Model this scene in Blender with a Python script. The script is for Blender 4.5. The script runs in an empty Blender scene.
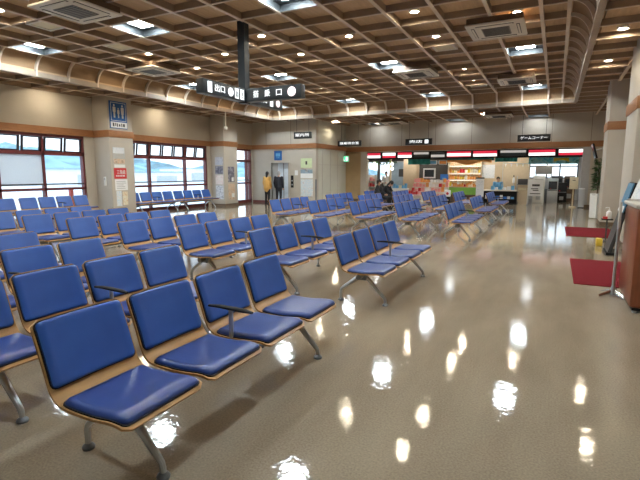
import bpy, bmesh, math, random
from mathutils import Vector, Matrix
random.seed(7)
PI = math.pi
S = bpy.context.scene
COL = S.collection
ORD = ['first', 'second', 'third', 'fourth', 'fifth', 'sixth', 'seventh', 'eighth', 'ninth', 'tenth', 'eleventh', 'twelfth', 'thirteenth', 'fourteenth']

# ------------------------------------------------------------------ materials
def new_mat(name):
    m = bpy.data.materials.new(name); m.use_nodes = True
    nt = m.node_tree; b = nt.nodes['Principled BSDF']
    return m, nt, b
def link(nt, a, b): nt.links.new(a, b)
def tex(nt, scale, detail=3, rough=.5, vec='Object', stretch=None):
    tc = nt.nodes.new('ShaderNodeTexCoord'); n = nt.nodes.new('ShaderNodeTexNoise')
    n.inputs['Scale'].default_value = scale; n.inputs['Detail'].default_value = detail; n.inputs['Roughness'].default_value = rough
    src = tc.outputs[vec]
    if stretch:
        mp = nt.nodes.new('ShaderNodeMapping'); mp.inputs['Scale'].default_value = stretch
        link(nt, src, mp.inputs['Vector']); src = mp.outputs['Vector']
    link(nt, src, n.inputs['Vector'])
    return n
def ramp(nt, fac, stops):
    r = nt.nodes.new('ShaderNodeValToRGB'); e = r.color_ramp.elements
    while len(e) < len(stops): e.new(.5)
    for i, (p, c) in enumerate(stops):
        e[i].position = p; e[i].color = (c[0], c[1], c[2], 1)
    link(nt, fac, r.inputs['Fac']); return r
def scl(c, k): return tuple(min(1, x*k) for x in c)
def mat(name, col, rough=.5, metal=0, var=.06, scale=9, bump=0, bscale=60, stretch=None, spec=.5, coat=0):
    m, nt, b = new_mat(name)
    n = tex(nt, scale, stretch=stretch)
    r = ramp(nt, n.outputs['Fac'], [(.3, scl(col, 1-var)), (.7, scl(col, 1+var))])
    link(nt, r.outputs['Color'], b.inputs['Base Color'])
    b.inputs['Roughness'].default_value = rough; b.inputs['Metallic'].default_value = metal
    b.inputs['Specular IOR Level'].default_value = spec; b.inputs['Coat Weight'].default_value = coat
    if bump:
        n2 = tex(nt, bscale, 2); bp = nt.nodes.new('ShaderNodeBump')
        bp.inputs['Strength'].default_value = bump; bp.inputs['Distance'].default_value = .01
        link(nt, n2.outputs['Fac'], bp.inputs['Height']); link(nt, bp.outputs['Normal'], b.inputs['Normal'])
    return m
def wood(name, col, rough=.45, axis=(1, 12, 12), var=.18, scale=5):
    return mat(name, col, rough, var=var, scale=scale, stretch=axis)
def emit(name, col, strength):
    m, nt, b = new_mat(name)
    b.inputs['Base Color'].default_value = (col[0]*.6, col[1]*.6, col[2]*.6, 1)
    b.inputs['Emission Color'].default_value = (*col, 1); b.inputs['Emission Strength'].default_value = strength
    return m

M = {}
M['wall'] = mat('wall_paint', (.50, .455, .39), .75, var=.03, scale=2)
M['wall_white'] = mat('partition_panel', (.60, .60, .53), .6, var=.03, scale=2)
M['wall_tan'] = mat('tan_panel', (.46, .33, .18), .6, var=.05, scale=3)
M['trim'] = wood('oak_trim', (.34, .15, .06), .45, (8, 1, 12))
M['panel'] = wood('ceiling_board', (.54, .37, .22), .6, (10, 1.2, 6), .10, 2)
M['cove'] = wood('cove_board', (.29, .175, .09), .6, (6, 1.2, 6), .10, 2)
M['cap'] = wood('ceiling_cap_strip', (.66, .55, .45), .5, (3, 3, 3), .05, 3)
M['beam'] = wood('ceiling_beam', (.31, .225, .16), .55, (3, 3, 3), .06, 3)
M['edge'] = wood('ceiling_edge', (.36, .285, .22), .55, (3, 3, 3), .05, 3)
M['red_frame'] = mat('maroon_frame', (.13, .022, .022), .4)
M['red_post'] = mat('red_post', (.50, .06, .05), .5)
M['black'] = mat('black_plastic', (.010, .010, .011), .55, spec=.25)
M['sign_black'] = mat('sign_charcoal', (.022, .028, .034), .35)
M['dark'] = mat('dark_grey', (.05, .05, .052), .5)
M['steel'] = mat('satin_aluminium', (.52, .55, .58), .32, .85, var=.05)
M['steel_dark'] = mat('dark_steel', (.20, .215, .235), .38, .7)
M['chrome'] = mat('chrome', (.75, .76, .77), .15, 1)
M['white'] = mat('white_paint', (.74, .74, .72), .5, var=.03)
M['ivory'] = mat('ivory_casing', (.70, .66, .58), .5, var=.03)
M['grille'] = mat('grey_grille', (.24, .23, .21), .6)
M['brown_box'] = wood('brown_casing', (.13, .08, .05), .6)
M['ply'] = wood('beech_plywood', (.46, .25, .085), .38, (9, 1.0, 9), .14, 4)
M['dark_edge'] = mat('dark_piping', (.012, .011, .018), .55)
M['cherry'] = wood('cherry_veneer', (.22, .065, .028), .3, (9, 9, 1.2), .2, 3)
M['stone'] = mat('grey_laminate', (.48, .45, .41), .35, var=.12, scale=40)
M['mat_red'] = mat('red_carpet', (.19, .016, .024), .95, var=.25, scale=130, bump=.5, bscale=250, spec=.1)
M['kick'] = mat('dark_red_skirting', (.16, .045, .04), .5)
M['skirt'] = mat('brown_skirting', (.14, .095, .06), .5)
M['skin'] = mat('skin', (.58, .34, .24), .55)
M['hair'] = mat('hair', (.012, .010, .010), .5)
M['grey_hair'] = mat('grey_hair', (.34, .34, .34), .6)
M['yellow_jacket'] = mat('mustard_coat', (.68, .40, .12), .8)
M['black_cloth'] = mat('black_cloth', (.014, .014, .018), .9)
M['navy_cloth'] = mat('navy_cloth', (.018, .02, .032), .9)
M['white_cloth'] = mat('white_cloth', (.72, .72, .72), .9)
M['teal'] = mat('teal_cloth', (.02, .24, .22), .7, var=.3, scale=5)
M['sky_blue'] = mat('sky_blue_board', (.12, .36, .62), .5, var=.25, scale=3)
M['sign_blue'] = mat('sign_blue', (.012, .11, .38), .5)
M['elevator'] = mat('steel_painted_reflection', (.66, .74, .84), .3, 0)  # right lift door leaf: its pale blue reflection is painted into the base colour
M['reflector'] = mat('brushed_reflector', (.035, .04, .043), .55, 0)
M['leafy'] = mat('leaf', (.05, .13, .035), .5, var=.35, scale=8)
M['bark'] = mat('bark', (.12, .075, .045), .8)
M['concrete'] = mat('apron_concrete', (.86, .88, .90), .9, var=.06, scale=.3)
M['hill'] = mat('hazy_wooded_hill', (.25, .38, .42), .95, var=.45, scale=.12)  # pale bluish distance haze is mixed into the hill's base colour
M['tan_wall'] = mat('shop_beige', (.56, .45, .31), .7, var=.04)
M['shop_grey'] = mat('shop_grey_wall', (.44, .45, .47), .7, var=.04)
M['shop_dark'] = mat('shop_dark_wall', (.06, .052, .045), .7)
M['shop_blue'] = mat('blue_grey_board', (.30, .40, .50), .6, var=.12, scale=4)
M['green'] = mat('leaf_green_panel', (.22, .50, .08), .5)
M['orange'] = mat('peach_cloth', (.80, .36, .11), .7, var=.12, scale=6)
M['cream'] = mat('cream_box', (.70, .63, .45), .6)
M['yellow'] = mat('yellow_plastic', (.72, .50, .05), .5)
M['red'] = mat('red_card', (.58, .03, .035), .5)
M['pink'] = mat('pink_card', (.80, .36, .36), .5)
M['blue'] = mat('blue_card', (.02, .14, .50), .5)
M['paper'] = mat('paper', (.78, .79, .80), .7, var=.03)
M['mint'] = mat('mint_paper', (.58, .68, .42), .7, var=.06)
M['pink_red'] = mat('rose_sign', (.62, .05, .09), .4)

def vinyl():
    m, nt, b = new_mat('blue_vinyl')
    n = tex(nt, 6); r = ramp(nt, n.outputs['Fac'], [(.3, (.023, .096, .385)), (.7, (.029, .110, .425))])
    link(nt, r.outputs['Color'], b.inputs['Base Color'])
    b.inputs['Roughness'].default_value = .36; b.inputs['Specular IOR Level'].default_value = .5
    n2 = tex(nt, 380, 2); bp = nt.nodes.new('ShaderNodeBump'); bp.inputs['Strength'].default_value = .12; bp.inputs['Distance'].default_value = .002
    link(nt, n2.outputs['Fac'], bp.inputs['Height']); link(nt, bp.outputs['Normal'], b.inputs['Normal'])
    return m
M['vinyl'] = vinyl()
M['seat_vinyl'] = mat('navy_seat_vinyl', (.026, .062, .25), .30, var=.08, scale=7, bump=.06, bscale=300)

def floor_mat():
    m, nt, b = new_mat('waxed_vinyl_floor')
    a = tex(nt, .55, 4, vec='Object'); f = tex(nt, 80, 2, vec='Object'); st = tex(nt, 3.0, 4, vec='Object', stretch=(1, .25, 1))
    mx = nt.nodes.new('ShaderNodeMix'); mx.data_type = 'FLOAT'; mx.inputs[0].default_value = .35
    link(nt, f.outputs['Fac'], mx.inputs[2]); link(nt, a.outputs['Fac'], mx.inputs[3])
    mx2 = nt.nodes.new('ShaderNodeMix'); mx2.data_type = 'FLOAT'; mx2.inputs[0].default_value = .35
    link(nt, mx.outputs[0], mx2.inputs[2]); link(nt, st.outputs['Fac'], mx2.inputs[3])
    r = ramp(nt, mx2.outputs[0], [(.36, (.235, .188, .135)), (.64, (.385, .322, .240))])
    link(nt, r.outputs['Color'], b.inputs['Base Color'])
    b.inputs['Roughness'].default_value = .03; b.inputs['IOR'].default_value = 1.5; b.inputs['Specular IOR Level'].default_value = .40
    w = tex(nt, 8.5, 4, .62, vec='Object'); w2 = tex(nt, 36, 2, vec='Object')
    ad = nt.nodes.new('ShaderNodeMath'); ad.operation = 'MULTIPLY_ADD'; ad.inputs[1].default_value = .22
    link(nt, w2.outputs['Fac'], ad.inputs[0]); link(nt, w.outputs['Fac'], ad.inputs[2])
    bp = nt.nodes.new('ShaderNodeBump'); bp.inputs['Strength'].default_value = 1.0; bp.inputs['Distance'].default_value = .0014
    link(nt, ad.outputs[0], bp.inputs['Height']); link(nt, bp.outputs['Normal'], b.inputs['Normal'])
    return m
M['floor'] = floor_mat()

def blind_mat():
    m, nt, b = new_mat('blind_fabric')
    b.inputs['Base Color'].default_value = (.74, .76, .77, 1); b.inputs['Roughness'].default_value = .9
    t = nt.nodes.new('ShaderNodeBsdfTranslucent'); t.inputs['Color'].default_value = (.80, .83, .86, 1)
    n = tex(nt, 40, 2); rp = ramp(nt, n.outputs['Fac'], [(.3, (.76, .79, .82)), (.7, (.82, .85, .88))]); link(nt, rp.outputs['Color'], t.inputs['Color'])
    mx = nt.nodes.new('ShaderNodeMixShader'); mx.inputs[0].default_value = .5; o = nt.nodes['Material Output']
    link(nt, b.outputs[0], mx.inputs[1]); link(nt, t.outputs[0], mx.inputs[2]); link(nt, mx.outputs[0], o.inputs['Surface'])
    return m
M['blind'] = blind_mat()
def glass():
    m = bpy.data.materials.new('window_glass'); m.use_nodes = True; nt = m.node_tree
    for n in list(nt.nodes): nt.nodes.remove(n)
    o = nt.nodes.new('ShaderNodeOutputMaterial'); t = nt.nodes.new('ShaderNodeBsdfTransparent'); g = nt.nodes.new('ShaderNodeBsdfGlossy')
    t.inputs['Color'].default_value = (.93, .96, .97, 1); g.inputs['Roughness'].default_value = .03
    mx = nt.nodes.new('ShaderNodeMixShader'); mx.inputs[0].default_value = .07
    link(nt, t.outputs[0], mx.inputs[1]); link(nt, g.outputs[0], mx.inputs[2]); link(nt, mx.outputs[0], o.inputs['Surface'])
    return m
M['glass'] = glass()
M['panel_glow'] = emit('cool_panel_glow', (.82, .94, 1.0), 60)
M['panel_low'] = emit('cool_panel_dim', (.90, .97, 1.0), 14)
M['lamp_glow'] = emit('warm_lamp_glow', (1.0, .86, .62), 210)
M['sign_glow'] = emit('sign_glow', (.93, .98, 1.0), .6)
M['sign_pink'] = emit('sign_glow_pink', (1.0, .82, .84), .5)
M['shop_glow'] = emit('shop_tube_glow', (1.0, .96, .88), 24)
M['fascia_white'] = emit('fascia_white_glow', (1.0, .97, .95), .62)
M['fascia_red'] = emit('fascia_red_glow', (.80, .03, .07), .34)
M['fascia_grey'] = emit('fascia_grey_glow', (.8, .78, .75), .2)
M['exit_green'] = emit('exit_green_glow', (.05, .75, .35), .5)
M['bulb'] = emit('fairy_bulb_glow', (1, .95, .8), 6)
M['case_glow'] = emit('display_case_tube', (1, .9, .7), 1.1)
M['screen'] = mat('dark_screen', (.03, .034, .04), .25)

# ------------------------------------------------------------------ objects
def tag(o, label=None, cat=None, group=None, kind=None):
    if label: o['label'] = label
    if cat: o['category'] = cat
    if group: o['group'] = group
    if kind: o['kind'] = kind
    return o
def empty(name, loc=(0, 0, 0), rz=0, label=None, cat=None, group=None, kind=None, parent=None):
    o = bpy.data.objects.new(name, None); COL.objects.link(o); o.location = loc; o.rotation_euler = (0, 0, rz)
    o.empty_display_size = .1
    if parent: o.parent = parent
    return tag(o, label, cat, group, kind)
def copy_tree(o, parent=None):
    c = o.copy(); COL.objects.link(c)
    if parent: c.parent = parent
    for ch in list(o.children): copy_tree(ch, c)
    return c

class B:
    """collects shapes in one bmesh and links them as ONE mesh object"""
    def __init__(s): s.bm = bmesh.new()
    def add(s, verts, faces, mi=0):
        vs = [s.bm.verts.new(v) for v in verts]
        for f in faces:
            try: s.bm.faces.new([vs[i] for i in f]).material_index = mi
            except ValueError: pass
        return s
    def box(s, x0, x1, y0, y1, z0, z1, mi=0, bev=0, mx=None):
        t = bmesh.new()
        vs = [t.verts.new((x, y, z)) for x in (x0, x1) for y in (y0, y1) for z in (z0, z1)]
        for f in ((0, 1, 3, 2), (4, 6, 7, 5), (0, 4, 5, 1), (2, 3, 7, 6), (0, 2, 6, 4), (1, 5, 7, 3)): t.faces.new([vs[i] for i in f])
        if bev: bmesh.ops.bevel(t, geom=list(t.edges), offset=bev, segments=2, affect='EDGES', profile=.5)
        s.merge(t, mi, mx); return s
    def merge(s, t, mi=0, mx=None):
        t.verts.ensure_lookup_table(); t.verts.index_update()
        vs = [s.bm.verts.new(mx @ v.co if mx else v.co) for v in t.verts]
        for f in t.faces:
            try: s.bm.faces.new([vs[v.index] for v in f.verts]).material_index = mi
            except ValueError: pass
        t.free()
    def tube(s, pts, rad, n=10, mi=0, flat=1.0, cap=True):
        pts = [Vector(p) for p in pts]; rad = rad if isinstance(rad, (list, tuple)) else [rad]*len(pts)
        rings = []; up = None
        for i, p in enumerate(pts):
            d = (pts[min(i+1, len(pts)-1)] - pts[max(i-1, 0)]).normalized()
            if up is None: up = Vector((0, 1, 0)) if abs(d.y) < .9 else Vector((1, 0, 0))
            u = d.cross(up).normalized(); v = u.cross(d).normalized(); up = v
            rings.append([s.bm.verts.new(p + (u*math.cos(2*PI*k/n) + v*math.sin(2*PI*k/n)*flat)*rad[i]) for k in range(n)])
        for a, b in zip(rings, rings[1:]):
            for k in range(n): s.bm.faces.new((a[k], a[(k+1) % n], b[(k+1) % n], b[k])).material_index = mi
        if cap:
            s.bm.faces.new(list(reversed(rings[0]))).material_index = mi; s.bm.faces.new(rings[-1]).material_index = mi
        return s
    def lathe(s, prof, c=(0, 0, 0), n=16, mi=0):
        c = Vector(c); rings = []
        for r, z in prof:
            rings.append([s.bm.verts.new(c + Vector((r*math.cos(2*PI*k/n), r*math.sin(2*PI*k/n), z))) for k in range(n)])
        for a, b in zip(rings, rings[1:]):
            for k in range(n): s.bm.faces.new((a[k], a[(k+1) % n], b[(k+1) % n], b[k])).material_index = mi
        s.bm.faces.new(list(reversed(rings[0]))).material_index = mi; s.bm.faces.new(rings[-1]).material_index = mi
        return s
    def ball(s, c, r, mi=0, sub=2, sc=(1, 1, 1), mx=None):
        t = bmesh.new(); bmesh.ops.create_icosphere(t, subdivisions=sub, radius=r)
        for v in t.verts: v.co = Vector((v.co.x*sc[0], v.co.y*sc[1], v.co.z*sc[2]))
        if mx:
            for v in t.verts: v.co = mx @ v.co
        s.merge(t, mi, Matrix.Translation(c)); return s
    def caps(s, a, b, ra, rb, n=10):
        a = Vector(a); b = Vector(b); d = (b-a).normalized()
        pts = [a - d*ra*.98, a - d*ra*.7, a, b, b + d*rb*.7, b + d*rb*.98]
        return s.tube(pts, [ra*.2, ra*.71, ra, rb, rb*.71, rb*.2], n)
    def build(s, name, mats, parent=None, smooth=False, loc=None, angle=35):
        bmesh.ops.recalc_face_normals(s.bm, faces=list(s.bm.faces))
        me = bpy.data.meshes.new(name); s.bm.to_mesh(me); s.bm.free()
        for m in (mats if isinstance(mats, (list, tuple)) else [mats]): me.materials.append(m)
        if smooth:
            me.polygons.foreach_set('use_smooth', [True]*len(me.polygons)); me.set_sharp_from_angle(angle=math.radians(angle))
        o = bpy.data.objects.new(name, me); COL.objects.link(o)
        if parent: o.parent = parent
        if loc: o.location = loc
        return o
def boxo(name, d, m, parent=None, bev=0, label=None, cat=None, group=None, kind=None):
    """one box part/thing; a top-level one gets its origin at its base"""
    x0, x1, y0, y1, z0, z1 = d
    if parent: return B().box(*d, bev=bev).build(name, m, parent, smooth=bev > 0)
    c = ((x0+x1)/2, (y0+y1)/2, z0)
    o = B().box(x0-c[0], x1-c[0], y0-c[1], y1-c[1], 0, z1-z0, bev=bev).build(name, m, None, bev > 0, c)
    return tag(o, label, cat, group, kind)
def text(name, body, size, loc, rot, m, parent, w=None, kind=None):
    """raised lettering as a mesh; rot places its local xy plane; w squeezes it to a width"""
    c = bpy.data.curves.new(name, 'FONT'); c.body = body; c.size = size; c.extrude = .003
    c.align_x = 'CENTER'; c.align_y = 'CENTER'
    t = bpy.data.objects.new(name, c); COL.objects.link(t)
    dg = bpy.context.evaluated_depsgraph_get(); dg.update()
    me = bpy.data.meshes.new_from_object(t.evaluated_get(dg)); bpy.data.objects.remove(t); bpy.data.curves.remove(c)
    if w and len(me.vertices):
        xs = [v.co.x for v in me.vertices]; k = w/max(1e-6, max(xs)-min(xs))
        for v in me.vertices: v.co.x *= k
    me.materials.clear(); me.materials.append(m)
    o = bpy.data.objects.new(name, me); COL.objects.link(o); o.location = loc; o.rotation_euler = rot
    if parent: o.parent = parent
    return o
FACE_PX = (PI/2, 0, PI/2)      # text reads when seen from +x
FACE_NY = (PI/2, 0, 0)         # text reads when seen from -y

# ================================================================== SETTING
XL, YE, XS, YB, XR = -14.6, 20.8, -10.75, 24.5, 2.2
ZS, ZC, ZP, ZQ = 4.15, 4.65, 4.785, 4.275      # lattice undersides, boards above the lattice
PX, X0 = .915, -.456
YB0 = 8.175
YS = [YB0 + .95*n for n in range(-12, 13)]           # cross beam lines up to 19.575
XSB = [X0 - PX*k for k in range(14)]                 # long beam lines

tag(B().box(XL-.3, XR+.3, -4.2, 31.6, -.12, 0).build('floor', M['floor']), kind='structure')

ceil = empty('ceiling', (0, 0, ZC), kind='structure')
def cpart(b, name, m, **k):
    o = b.build(name, m, None, **k); o.parent = ceil; o.location = (0, 0, -ZC); o['kind'] = 'structure'; return o
cpart(B().box(-12.9, .56, -4, 20.3, ZP, ZP+.08), 'panel_board', M['panel'])
b = B()
for x in XSB + [.02]: b.box(x-.034, x+.034, -4, 19.62, ZC, ZP)
for y in YS: b.box(-12.38, .05, y-.022, y+.022, ZC+.010, ZP)
cpart(b, 'lattice', M['beam'])
b = B()
for x in XSB + [.02]: b.box(x-.036, x+.036, -4, 19.62, ZC-.012, ZC+.004)
for y in YS: b.box(-12.38, .05, y-.022, y+.022, ZC-.002, ZC+.014)
cpart(b, 'lattice_cap_strip', M['cap'])
def cove(axis, base, sgn, lo, hi):
    """quarter-round cove; axis 'x': runs along y at x = base, curving outward by sgn"""
    b = B(); N = 12; rows = []
    for rx, rz in ((.47, .56), (.56, .65)):
        rows.append([(base + sgn*rx*math.sin(t*PI/2/N), ZS + .08 + rz*math.cos(t*PI/2/N)) for t in range(N+1)])
    vs, fs = [], []
    for ro in rows:
        for (h, z) in ro:
            for e in (lo, hi): vs.append((h, e, z) if axis == 'x' else (e, h, z))
    K = (N+1)*2
    for i in range(N):
        for o in (0, K): fs.append((o+2*i, o+2*i+1, o+2*i+3, o+2*i+2))
    b.add(vs, fs); return b
def rib(b, axis, base, sgn, at, w=.022):
    N = 12
    for i in range(N):
        q = []
        for t in (i, i+1):
            a = t*PI/2/N
            for rx, rz in ((.40, .50), (.49, .57)):
                q.append((base + sgn*rx*math.sin(a), ZS + .02 + rz*math.cos(a)))
        vs = [(h, at+e, z) if axis == 'x' else (at+e, h, z) for (h, z) in q for e in (-w, w)]
        b.add(vs, [(0, 1, 5, 4), (2, 6, 7, 3), (0, 4, 6, 2), (1, 3, 7, 5)] + ([(0, 2, 3, 1)] if i == 0 else []) + ([(4, 5, 7, 6)] if i == N-1 else []))
XLc = XSB[-1]
for nm, ax, base, sg, lo, hi in (('cove_left', 'x', XLc, -1, -4, 20.1), ('cove_right', 'x', .02, 1, -4, 20.1), ('cove_back', 'y', 19.6, 1, -12.85, .50)):
    cpart(cove(ax, base, sg, lo, hi), nm, M['cove'], smooth=True)
b = B()
for y in YS: rib(b, 'x', XLc, -1, y); rib(b, 'x', .02, 1, y)
for x in XSB[:-1]: rib(b, 'y', 19.6, 1, x, .03)
rib(b, 'y', 19.6, 1, XLc, .03); rib(b, 'y', 19.6, 1, .02, .03)
cpart(b, 'cove_rib', M['cap'], smooth=True)
b = B()
b.box(XLc-.52, XLc-.40, -4, 20.12, ZS, ZS+.13); b.box(.42, .53, -4, 20.12, ZS, ZS+.13); b.box(XLc-.52, .53, 20.0, 20.12, ZS, ZS+.13)
cpart(b, 'cove_edge', M['edge'])
b = B()
b.box(XL-.1, XLc-.46, -4, 24.6, ZQ, ZQ+.08); b.box(.47, XR+.2, -4, 24.6, ZQ, ZQ+.08); b.box(XLc-.5, .5, 20.06, 24.6, ZQ, ZQ+.08)
cpart(b, 'soffit_board', M['panel'])
b = B()
ys2 = [YB0 + .95*n for n in range(-12, 17)]
for y in ys2:
    b.box(XL, XLc-.5, y-.022, y+.022, ZS+.01, ZQ+.01); b.box(.5, XR, y-.022, y+.022, ZS+.01, ZQ+.01)
for y in ys2[26:]: b.box(XLc-.5, .5, y-.022, y+.022, ZS+.01, ZQ+.01)
for x in XSB: b.box(x-.03, x+.03, 20.1, 24.5, ZS, ZQ+.01)
b.box(1.39, 1.46, -4, 24.5, ZS, ZQ+.01); b.box(-13.75, -13.69, -4, 24.5, ZS, ZQ+.01)
b.box(XL-.02, XL+.06, -4, 20.8, ZS-.02, ZQ+.01)
cpart(b, 'soffit_lattice', M['beam'])
b = B()
for y in ys2:
    b.box(XL, XLc-.5, y-.022, y+.022, ZS, ZS+.014); b.box(.5, XR, y-.022, y+.022, ZS, ZS+.014)
for y in ys2[26:]: b.box(XLc-.5, .5, y-.022, y+.022, ZS, ZS+.014)
for x in XSB: b.box(x-.03, x+.03, 20.1, 24.5, ZS-.012, ZS+.004)
b.box(1.385, 1.465, -4, 24.5, ZS-.012, ZS+.004); b.box(-13.755, -13.685, -4, 24.5, ZS-.012, ZS+.004)
cpart(b, 'soffit_cap_strip', M['cap'])

# ---- walls
def wall(name, boxes, m=M['wall']):
    b = B()
    for d in boxes: b.box(*d)
    return tag(b.build(name, m), kind='structure')
W1, W2, W3 = (2.6, 10.82), (12.35, 17.16), (19.25, 20.70)
ZW = 2.80
wall('wall_left', [(XL-.25, XL, -4.2, YE+.2, ZW, 4.4), (XL-.25, XL, -4.2, W1[0], 0, ZW), (XL-.25, XL, W1[1], W2[0], 0, ZW),
                   (XL-.25, XL, W2[1], W3[0], 0, ZW), (XL-.25, XL, W3[1], YE+.2, 0, ZW)])
EX0, EX1, EZ = -13.40, -12.36, 2.08
wall('wall_elevator', [(XL, EX0, YE, YE+.25, 0, 4.4), (EX1, XS, YE, YE+.25, 0, 4.4), (EX0, EX1, YE, YE+.25, EZ, 4.4)])
wall('wall_hall', [(XS-.2, XS, YE+.25, YB, 0, 4.4)], M['wall_white'])
b = B()
for y in (21.5, 22.45, 23.4): b.box(XS, XS+.012, y-.012, y+.012, 0, 2.72)
b.box(XS, XS+.012, YE+.3, YB, 1.98, 2.0)
o = b.build('trim_1', M['stone']); tag(o, kind='structure')
OX0, OX1 = -9.47, 1.02
wall('wall_shops', [(XS-.3, OX0-.36, YB, YB+.2, 0, 2.8)], M['wall_tan'])
wall('wall_header', [(XS-.3, XR+.2, YB, YB+.25, 2.70, 4.4)])
wall('wall_post', [(OX0-.36, OX0, YB-.03, YB+.3, 0, 2.75), (OX1+.32, XR+.2, YB, YB+.25, 0, 2.75)])
wall('wall_pier', [(OX1, OX1+.32, YB-.04, YB+.6, 0, 2.75)], M['shop_grey'])
wall('wall_right', [(XR, XR+.2, -4.2, 31.6, 0, 4.4)])
wall('wall_near', [(XL-.25, XR+.2, -4.2, -4, 0, 5.0)])
# panel joints on the upper walls
b = B()
for x in (-9.3, -7.5, -5.7, -3.9, -2.1, -.3, 1.3): b.box(x-.008, x+.008, YB-.004, YB+.01, 3.0, 4.36)
for x in (-13.7, -12.2): b.box(x-.008, x+.008, YE-.004, YE+.01, 3.0, 4.36)
tag(b.build('trim_2', M['skirt']), kind='structure')
# wooden band
b = B()
b.box(XL, XL+.05, -4, YE, 2.80, 3.03); b.box(XL, XS+.03, YE-.05, YE, 2.80, 3.03); b.box(XS, XS+.05, YE-.05, YB, 2.80, 3.03)
b.box(XS, XR, YB-.05, YB, 2.74, 3.0); b.box(XR-.05, XR, -4, YB, 2.80, 3.03)
tag(b.build('trim_3', M['trim']), kind='structure')
b = B()
b.box(XL, EX0-.08, YE-.02, YE, 0, .12); b.box(EX1+.08, XS, YE-.02, YE, 0, .12); b.box(XS, XS+.02, YE, YB, 0, .12)
b.box(XL, XL+.02, 10.82, 12.35, 0, .12)
tag(b.build('baseboard_left', M['kick']), kind='structure')
b = B(); b.box(XS, OX0, YB-.04, YB-.03, 0, .12); b.box(OX1, XR, YB-.06, YB-.04, 0, .12); b.box(XR-.02, XR, -4, YB, 0, .12)
tag(b.build('baseboard_back', M['skirt']), kind='structure')
boxo('corner_guard', (XS-.03, XS+.03, YE-.04, YE+.02, 0, 1.25), M['steel_dark'], label='dark metal corner guard on the wall edge beside the elevator lobby', cat='corner guard')

# ---- windows on the apron side
def window(name, y0, y1, mull, hops, tail=True):
    w = empty(name, (XL, (y0+y1)/2, 0), kind='structure'); oy = (y0+y1)/2
    b = B(); T = .07
    def bx(a, c, z0, z1, d=.09): b.box(-.17, -.17+d+.06, a-oy, c-oy, z0, z1)
    bx(y0, y1, 0, .16); bx(y0, y1, ZW-.09, ZW); bx(y0, y1, 2.13, 2.25); bx(y0, y1, 1.0, 1.08)
    for y in (y0+.045, *mull, y1-.045): bx(y-.035, y+.035, 0, ZW)
    o = b.build('window_frame', M['red_frame'], w); o['kind'] = 'structure'
    o = B().box(-.13, -.12, y0-oy+.05, y1-oy-.05, .12, 2.15).build('pane', M['glass'], w); o['kind'] = 'structure'
    b = B(); g = B()
    for (a, c) in hops:                                   # vent lights, each sash tilted inward at its head
        R = Matrix.Translation((-.10, 0, 2.25)) @ Matrix.Rotation(math.radians(9), 4, 'Y')
        for d in ((-.02, .02, a-oy+.02, a-oy+.085, 0, .46), (-.02, .02, c-oy-.085, c-oy-.02, 0, .46), (-.02, .02, a-oy+.02, c-oy-.02, 0, .035), (-.02, .02, a-oy+.02, c-oy-.02, .425, .46)):
            b.box(*d, mx=R)
        g.box(-.004, .004, a-oy+.08, c-oy-.08, .03, .43, mx=R)
    o = b.build('vent_sash', M['dark_edge'], w); o['kind'] = 'structure'
    o = g.build('vent_pane', M['glass'], w); o['kind'] = 'structure'
    o = B().tube([(-.06, y0-oy+.05, 1.2), (-.06, y1-oy-.05, 1.2)], .022, 8).build('guard_rail', M['dark'], w); o['kind'] = 'structure'
    return w
window('window_1', *W1, [9.36, 7.98, 6.6, 5.2, 3.9], [(9.40+.69*k, 9.40+.69*k+.68) for k in range(2)] + [(8.02+.67*k, 8.02+.67*k+.66) for k in range(2)] + [(6.64+.67*k, 6.64+.67*k+.66) for k in range(2)] + [(5.25, 5.9), (5.9, 6.55)])
window('window_2', *W2, [13.72, 15.75], [(12.42+.66*k, 13.06+.66*k) for k in range(2)] + [(13.76+.66*k, 14.41+.66*k) for k in range(3)] + [(15.79+.65*k, 16.43+.65*k) for k in range(2)])
window('window_3', *W3, [20.35], [])
boxo('roller_blind', (XL-.09, XL-.075, 7.98, 9.32, 1.16, 2.14), M['blind'], label='pale grey roller blind drawn down inside the window beside the ramp', cat='blind')
bpy.data.objects['roller_blind']['label'] = 'pale grey roller blind pulled most of the way down the first window'

# ---- columns
def column(loc, x0, x1, y0, y1, label, z1=4.4):
    cx, cy = (x0+x1)/2, (y0+y1)/2
    c = empty('column', (cx, cy, 0), label=label, cat='column')
    hx, hy = (x1-x0)/2, (y1-y0)/2
    B().box(-hx, hx, -hy, hy, 0, z1, bev=.03).build('shaft', M['wall'], c, True)
    B().box(-hx-.025, hx+.025, -hy-.025, hy+.025, 2.79, 3.03, bev=.012).build('wood_band', M['trim'], c, True)
    B().box(-hx-.012, hx+.012, -hy-.012, hy+.012, 0, .12).build('base_skirting', M['skirt'], c)
    return c
column(0, XL, -13.8, 11.20, 12.22, 'beige wall column carrying the blue restroom sign')
column(0, XL, -13.8, 17.40, 18.42, 'beige wall column with posters beside the narrow window')
column(0, 1.25, 2.2, 15.95, 17.05, 'beige column with wooden band behind the farther red mat')
column(0, 1.32, 2.2, 10.95, 12.50, 'beige column beside the leaning blue sign board')

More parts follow.
